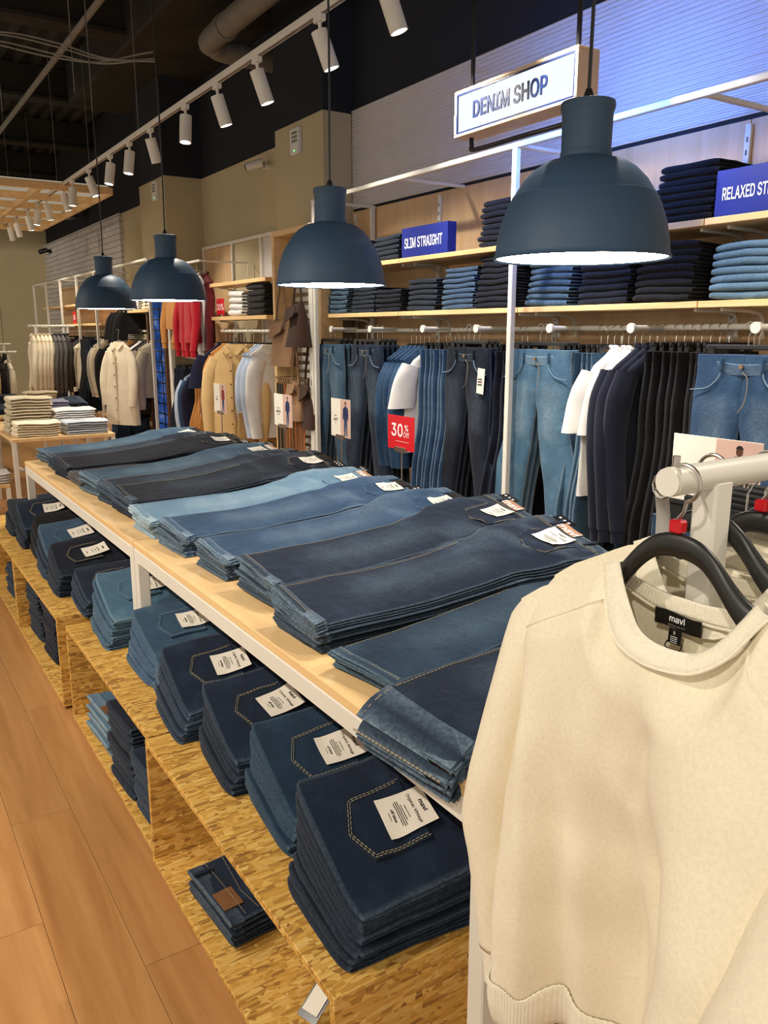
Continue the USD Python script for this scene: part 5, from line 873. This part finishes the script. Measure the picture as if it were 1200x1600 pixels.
# ---- the sweatshirt itself: front panel with its big diagonal fold, back panel, collar, yoke seams, sleeves, rib hem
def interp_path(levels, z, s):
    zs = [l[0] for l in levels]; A = [bez(l[1], 8) for l in levels]; k = np.linspace(0, 1, len(A[0])); P = [np.stack([np.interp(s, k, a[:, i]) for i in (0, 1)], -1) for a in A]
    z = np.asarray(z); out = np.zeros(z.shape+(2,))
    P = np.array(P); n = len(zs)
    f = np.interp(-z, [-q for q in zs], np.arange(n)); i = np.clip(f.astype(int), 0, n-2); w = (f-i)[..., None]; w = w*w*(3-2*w)*.6+w*.4
    j = np.broadcast_to(np.arange(z.shape[1]), z.shape)
    return P[i, j]*(1-w)+P[i+1, j]*w
FRONT = [(1.26, [(.697, .745), (.668, .71), (.660, .66), (.655, .60), (.650, .555), (.648, .528), (.646, .50), (.648, .45), (.652, .40), (.662, .34), (.697, .298)]),
         (1.13, [(.700, .738), (.662, .705), (.662, .66), (.672, .61), (.680, .565), (.674, .525), (.648, .492), (.628, .45), (.626, .40), (.645, .34), (.70, .300)]),
         (.99, [(.700, .756), (.660, .728), (.668, .685), (.690, .64), (.712, .575), (.716, .520), (.662, .466), (.604, .438), (.594, .39), (.625, .33), (.70, .285)]),
         (.82, [(.700, .764), (.655, .740), (.664, .705), (.695, .672), (.730, .620), (.745, .555), (.680, .490), (.588, .450), (.574, .39), (.61, .325), (.70, .285)]),
         (.62, [(.705, .760), (.655, .738), (.672, .712), (.708, .690), (.742, .640), (.755, .575), (.690, .512), (.578, .462), (.562, .39), (.60, .325), (.70, .285)])]
_YT = np.array([.298, .36, .405, .4106, .4155, .4236, .4333, .4471, .4661, .4937, .5233, .557, .5816, .5991, .6083, .64, .6678, .71, .744, .755])
_ZT = np.array([1.262, 1.300, 1.333, 1.3384, 1.3299, 1.3139, 1.2977, 1.2836, 1.272, 1.2662, 1.2651, 1.2712, 1.2857, 1.3084, 1.341, 1.326, 1.3115, 1.290, 1.266, 1.255])
def sweater(dx, dy, dz, label, hero=True):
    t = thing('sweatshirt', label, 'sweatshirt', (dx, dy, dz), 0, None); nc, nr = (90, 64) if hero else (50, 30)
    s = np.linspace(0, 1, nc); ych = interp_path(FRONT, np.full((1, nc), 1.26), s)[0][:, 1]
    zt = np.interp(ych, _YT, _ZT); zb = .712+.010*np.sin(s*23)+.006*np.sin(s*41+1)
    tt = np.r_[np.linspace(0, .2, nr//3, endpoint=False), np.linspace(.2, 1, nr-nr//3)]
    Z = zt[None]+(zb-zt)[None]*tt[:, None]; XY = interp_path(FRONT, np.minimum(Z, 1.26), s)
    xt = .690-.030*np.exp(-((ych-.515)/.07)**2); d = sstep(0, .075, zt[None]-Z)
    X = xt[None]*(1-d)+XY[..., 0]*d; Y = ych[None]*(1-d)+XY[..., 1]*d
    X = X+.007*nz(Y*12, Z*3.5, 5)*sstep(0, .25, zt[None]-Z)+.0035*nz(Y*30+Z*12, Z*22, 9)*sstep(.03, .2, zt[None]-Z)+.004*nz(Y*9-Z*14, Z*4, 13)
    for (y0, z0, y1, z1, a, w) in ((.70, 1.20, .69, .74, .010, .02), (.655, 1.18, .670, .78, -.012, .022), (.60, 1.22, .62, .95, .007, .02), (.57, 1.12, .53, .90, .009, .018), (.63, 1.0, .64, .72, .010, .018), (.50, 1.21, .56, 1.06, -.006, .014)):
        q = np.clip((z0-Z)/(z0-z1), 0, 1); yy = y0+(y1-y0)*q; X = X-a*np.exp(-((Y-yy)/w)**2)*sstep(0, .3, q)*1.0
    part(t, 'front_panel', slab(np.dstack([X, Y, Z]), .0025), 'cream_fleece', smooth=True)
    # rib hem: hangs from the panel's lower edge, drawn in a little
    zz = np.linspace(0, 1, 7); e = np.stack([X[-1], Y[-1], Z[-1]], 1); m = 260 if hero else 90; si = np.linspace(0, 1, m); e = np.stack([np.interp(si, s, e[:, i]) for i in range(3)], 1)
    nrm = np.gradient(e[:, :2], axis=0); nrm = np.stack([-nrm[:, 1], nrm[:, 0]], 1); nrm /= np.linalg.norm(nrm, axis=1, keepdims=True); nrm = np.where(nrm[:, :1] > 0, -nrm, nrm)
    rr = .0008*np.sin(np.arange(m)*2.1); H = []
    for q in zz: H.append(np.c_[e[:, :2]+nrm*((.004-.010*(q-.35)**2*4*.5)+rr+(.003 if q < .1 else 0)+.004*np.sin(si*30+1)*q)[:, None], e[:, 2]-.072*q+.002])
    part(t, 'hem_rib', slab(np.array(H), .004), 'cream_rib', smooth=True)
    # back panel
    sb = np.linspace(0, 1, 40); yb = .755-.47*sb; ztb = np.interp(yb, [.298, .405, .425, .475, .515, .57, .605, .625, .744, .76], [1.262, 1.333, 1.318, 1.300, 1.2955, 1.297, 1.303, 1.327, 1.266, 1.25]); B = []
    for q in np.linspace(0, 1, 24):
        z = ztb*(1-q)+.665*q; b = .704+(.040+.02*q)*np.sqrt(np.clip(1-((sb-.5)/.5)**2, 0, 1))-.0*q; b = np.where(np.abs(yb-.515) < .1, np.maximum(b, .728), b)*(1-0)+.008*nz(yb*10, z*3, 21)+.03*q*np.exp(-((yb-.6)/.12)**2)+.055*sstep(1.05, .8, z)*np.exp(-((yb-.60)/.09)**2)
        B.append(np.stack([b, yb, z], 1))
    part(t, 'back_panel', slab(np.array(B), .0025), 'cream_fleece', smooth=True)
    # collar: front and back rib bands and the piped seam under the front one
    out = np.array([(.6883, .6083+.002, 1.343), (.683, .5991, 1.3084), (.672, .5816, 1.2857), (.661, .557, 1.2712), (.655, .5233, 1.2651), (.655, .4937, 1.2662), (.657, .4661, 1.272), (.662, .4471, 1.2836), (.669, .4333, 1.2977), (.676, .4236, 1.3139), (.684, .4155, 1.3299), (.690, .4086, 1.3405)])
    inn = np.array([(.690, .589, 1.3515), (.686, .5775, 1.3294), (.679, .5600, 1.3081), (.671, .5405, 1.2920), (.667, .5185, 1.2855), (.666, .4925, 1.2852), (.667, .4705, 1.289), (.671, .4545, 1.2993), (.677, .4440, 1.3127), (.681, .4375, 1.3232), (.686, .431, 1.335), (.691, .4245, 1.348)])
    m = 420 if hero else 80; k = np.linspace(0, 1, m); O, I = bez(out, 8), bez(inn, 8); ko = np.linspace(0, 1, len(O)); O = np.stack([np.interp(k, ko, O[:, i]) for i in range(3)], 1); I = np.stack([np.interp(k, ko, I[:, i]) for i in range(3)], 1)
    w = np.linspace(0, 1, 7)[:, None, None]; G = O[None]*(1-w)+I[None]*w; G[..., 0] -= (.0035*np.sin(math.pi*np.linspace(0, 1, 7))**.6)[:, None]+.0007*np.sin(np.arange(m)*(2.1 if hero else 1.5))[None]*np.sin(math.pi*np.linspace(.05, .95, 7))[:, None]+.002
    part(t, 'collar_rib', slab(G, .003), 'cream_rib', smooth=True); part(t, 'collar_seam', tube(O[::6]-[.0035, 0, 0], .0018, 6), 'cream_rib')
    bu = bez([(.700, .592, 1.352), (.722, .6103, 1.332), (.734, .5737, 1.317), (.738, .5401, 1.3140), (.737, .49, 1.3165), (.722, .44, 1.331), (.700, .4225, 1.350)], 12); bl_ = bez([(.698, .612, 1.342), (.722, .626, 1.322), (.733, .575, 1.2985), (.737, .5348, 1.2954), (.736, .49, 1.2975), (.722, .430, 1.312), (.698, .404, 1.338)], 12)
    k = np.linspace(0, 1, 220 if hero else 60); kb = np.linspace(0, 1, len(bu)); U = np.stack([np.interp(k, kb, bu[:, i]) for i in range(3)], 1); Lw = np.stack([np.interp(k, kb, bl_[:, i]) for i in range(3)], 1)
    G = U[None]*(1-w)+Lw[None]*w; G[..., 0] += .0006*np.sin(np.arange(len(k))*2.1)[None]; part(t, 'back_collar_rib', slab(G, .003), 'cream_rib', smooth=True); part(t, 'back_collar_seam', tube(Lw[::5]-[.002, 0, .002], .0018, 6), 'cream_rib')
    fx_ = lambda y, z: float(np.interp(y, Y[np.argmin(np.abs(Z.mean(1)-z))][::-1], X[np.argmin(np.abs(Z.mean(1)-z))][::-1]))
    from scipy.interpolate import griddata
    surf = lambda y, z: float(griddata((Y.ravel(), Z.ravel()), X.ravel(), (y, z), 'linear', fill_value=.69))
    for P in ([(.7246, 1.2347), (.70, 1.250), (.6759, 1.2642), (.6327, 1.2882), (.600, 1.3084)], [(.4242, 1.305), (.41, 1.2885), (.385, 1.268), (.36, 1.25), (.33, 1.236), (.31, 1.228)]):
        q = bez(P, 6); part(t, 'yoke_seam', tube([(surf(a, b)-.0022, a, b) for a, b in q], .0016, 6), 'cream_rib')
    # sleeves
    def sleeve(pts, rad, cuff, nm='sleeve'):
        P = bez(pts, 8); k = np.linspace(0, 1, len(P)); ra = np.stack([np.interp(k, np.linspace(0, 1, len(rad)), [r[i] for r in rad]) for i in (0, 1)], 1); A = np.linspace(0, 2*np.pi, 40, endpoint=False); T = np.gradient(P, axis=0); T /= np.linalg.norm(T, axis=1, keepdims=True); R = []
        for p, (a, b), tg, kk in zip(P, ra, T, k):
            u = unit(np.cross(tg, (1, 0, 0))); v = np.cross(u, tg); fold = 1+.10*nz(np.cos(A)*2.2+kk*3, np.sin(A)*2.2+kk*9, 31)+.08*math.sin(kk*34)*np.clip(np.cos(A-2.2), 0, 1)*math.exp(-((kk-.55)/.12)**2)
            R.append(p+np.outer(a*np.cos(A)*fold, u)+np.outer(b*np.sin(A)*fold, v))
        s_ = part(t, nm, loft(R, True), 'cream_fleece', smooth=True); c = R[-1].mean(0); tg = T[-1]
        rb = 1+.02*np.sin(np.arange(40)*math.pi)[:, None]
        part(t, 'cuff', loft([c+(R[-1]-c)*f*rb+tg*q for q, f in ((-.004, .92), (-.002, 1.0), (.006, .90), (.035, .80), (.058, .80), (.059, .70), (.03, .6))], True), 'cream_rib', smooth=True)
        return s_
    sleeve([(.698, .700, 1.272), (.700, .732, 1.228), (.700, .760, 1.12), (.700, .786, 1.0), (.704, .804, .915), (.712, .800, .84), (.715, .797, .77), (.715, .793, .705)], [(.018, .012), (.036, .026), (.036, .038), (.040, .046), (.046, .046), (.040, .042), (.032, .036), (.026, .030)], True)
    sleeve([(.69, .318, 1.245), (.668, .305, 1.18), (.64, .312, 1.08), (.60, .322, .97), (.575, .330, .85), (.575, .330, .74)], [(.014, .014), (.040, .036), (.050, .046), (.056, .050), (.050, .045), (.034, .034)], True)
    # neck label
    if hero:
        lx = .7285; lab = part(t, 'neck_label', slab([[(lx+.001*b, .5690-.0605*a, 1.2980-.0180*b+.0012*math.sin(a*6)) for a in np.linspace(0, 1, 6)] for b in (0, .5, 1)], .0012), 'black_gloss')
        part(lab, 'lettering', text('mavi', .0068, (lx-.0008, .5390, 1.2915), (0, -1, 0), (0, 0, 1), .0004, True), 'white_print', smooth=False); part(lab, 'print', join([text('REGULAR FIT', .0026, (lx-.0008, .5390, 1.2835), (0, -1, 0), (0, 0, 1), .0003)]), 'ink_grey', smooth=False)
        l2 = part(t, 'care_label', slab([[(lx-.002-.001*b, .5470-.0165*a, 1.2805-.0165*b) for a in (0, .5, 1)] for b in (0, .5, 1)], .0008), 'black_gloss')
        part(l2, 'print', join([text('S', .0035, (lx-.0035, .5390, 1.2768), (0, -1, 0), (0, 0, 1), .0003)]+[box(lx-.0042, lx-.0036, .5345, .5435, 1.2720-.0022*k, 1.2728-.0022*k, .0001) for k in range(4)]), 'white_print', smooth=False)
        part(t, 'hanging_loop', tube(bez([(lx-.001, .549, 1.265), (lx-.004, .549, 1.258), (lx-.004, .531, 1.258), (lx-.001, .530, 1.266)], 4), .0007, 5), 'ink')
    return t
sweater(0, 0, 0, 'cream crew-neck sweatshirt with black neck label, nearest on the foreground rack')
sweater(.085, .028, .010, 'cream sweatshirt second on the foreground rack, behind the labelled one', False)
wide_hanger(.785, .551, 'wide black hanger inside the second cream sweatshirt', z=1.404)
ON = ('third', 'fourth', 'fifth', 'sixth', 'seventh')
for k, x in enumerate((.865, .90, .945, .975, 1.02)):
    wide_hanger(x, .535+.004*(k % 2), f'wide black hanger with red cube, {ON[k]} along the foreground rack', z=1.396+.002*k)
    htop(f'cream sweatshirt {ON[k]} along the foreground rack, mostly hidden', (x+.004, .535, 1.345), -90, 'cream_fleece', 'hidden cream sweatshirts', w=.46, d=.028, L=.66, sl=.58, seed=900+k, n=12)
# jeans on clip hangers on a second low bar behind
t = thing('clothes_rack', 'thin steel bar with clip hangers and jeans behind the foreground rack', 'clothes rack'); part(t, 'bar', cyl((1.16, .80, 1.365), (1.9, .80, 1.37), .008, 10), 'steel'); part(t, 'post', box(1.86, 1.88, .79, .81, 0, 1.384, .002), 'white_metal'); part(t, 'foot', box(1.84, 1.90, .62, .98, 0, .02, .003), 'white_metal')
for k in range(6):
    o = ('first', 'second', 'third', 'fourth', 'fifth', 'sixth')[k]
    clip_hanger((1.24+.05*k, .80, 1.265), -90, .113, .32, f'{o} clip hanger on the thin steel bar behind the rack', 'clip hangers'); hjeans(f'{o} pair of blue jeans on the thin steel bar behind the rack', (1.24+.05*k, .80, 1.265), -90, 'denim_blue', 'jeans behind the foreground rack', w=.38, d=.035, L=.9, seed=970+k, detail=False, n=10)
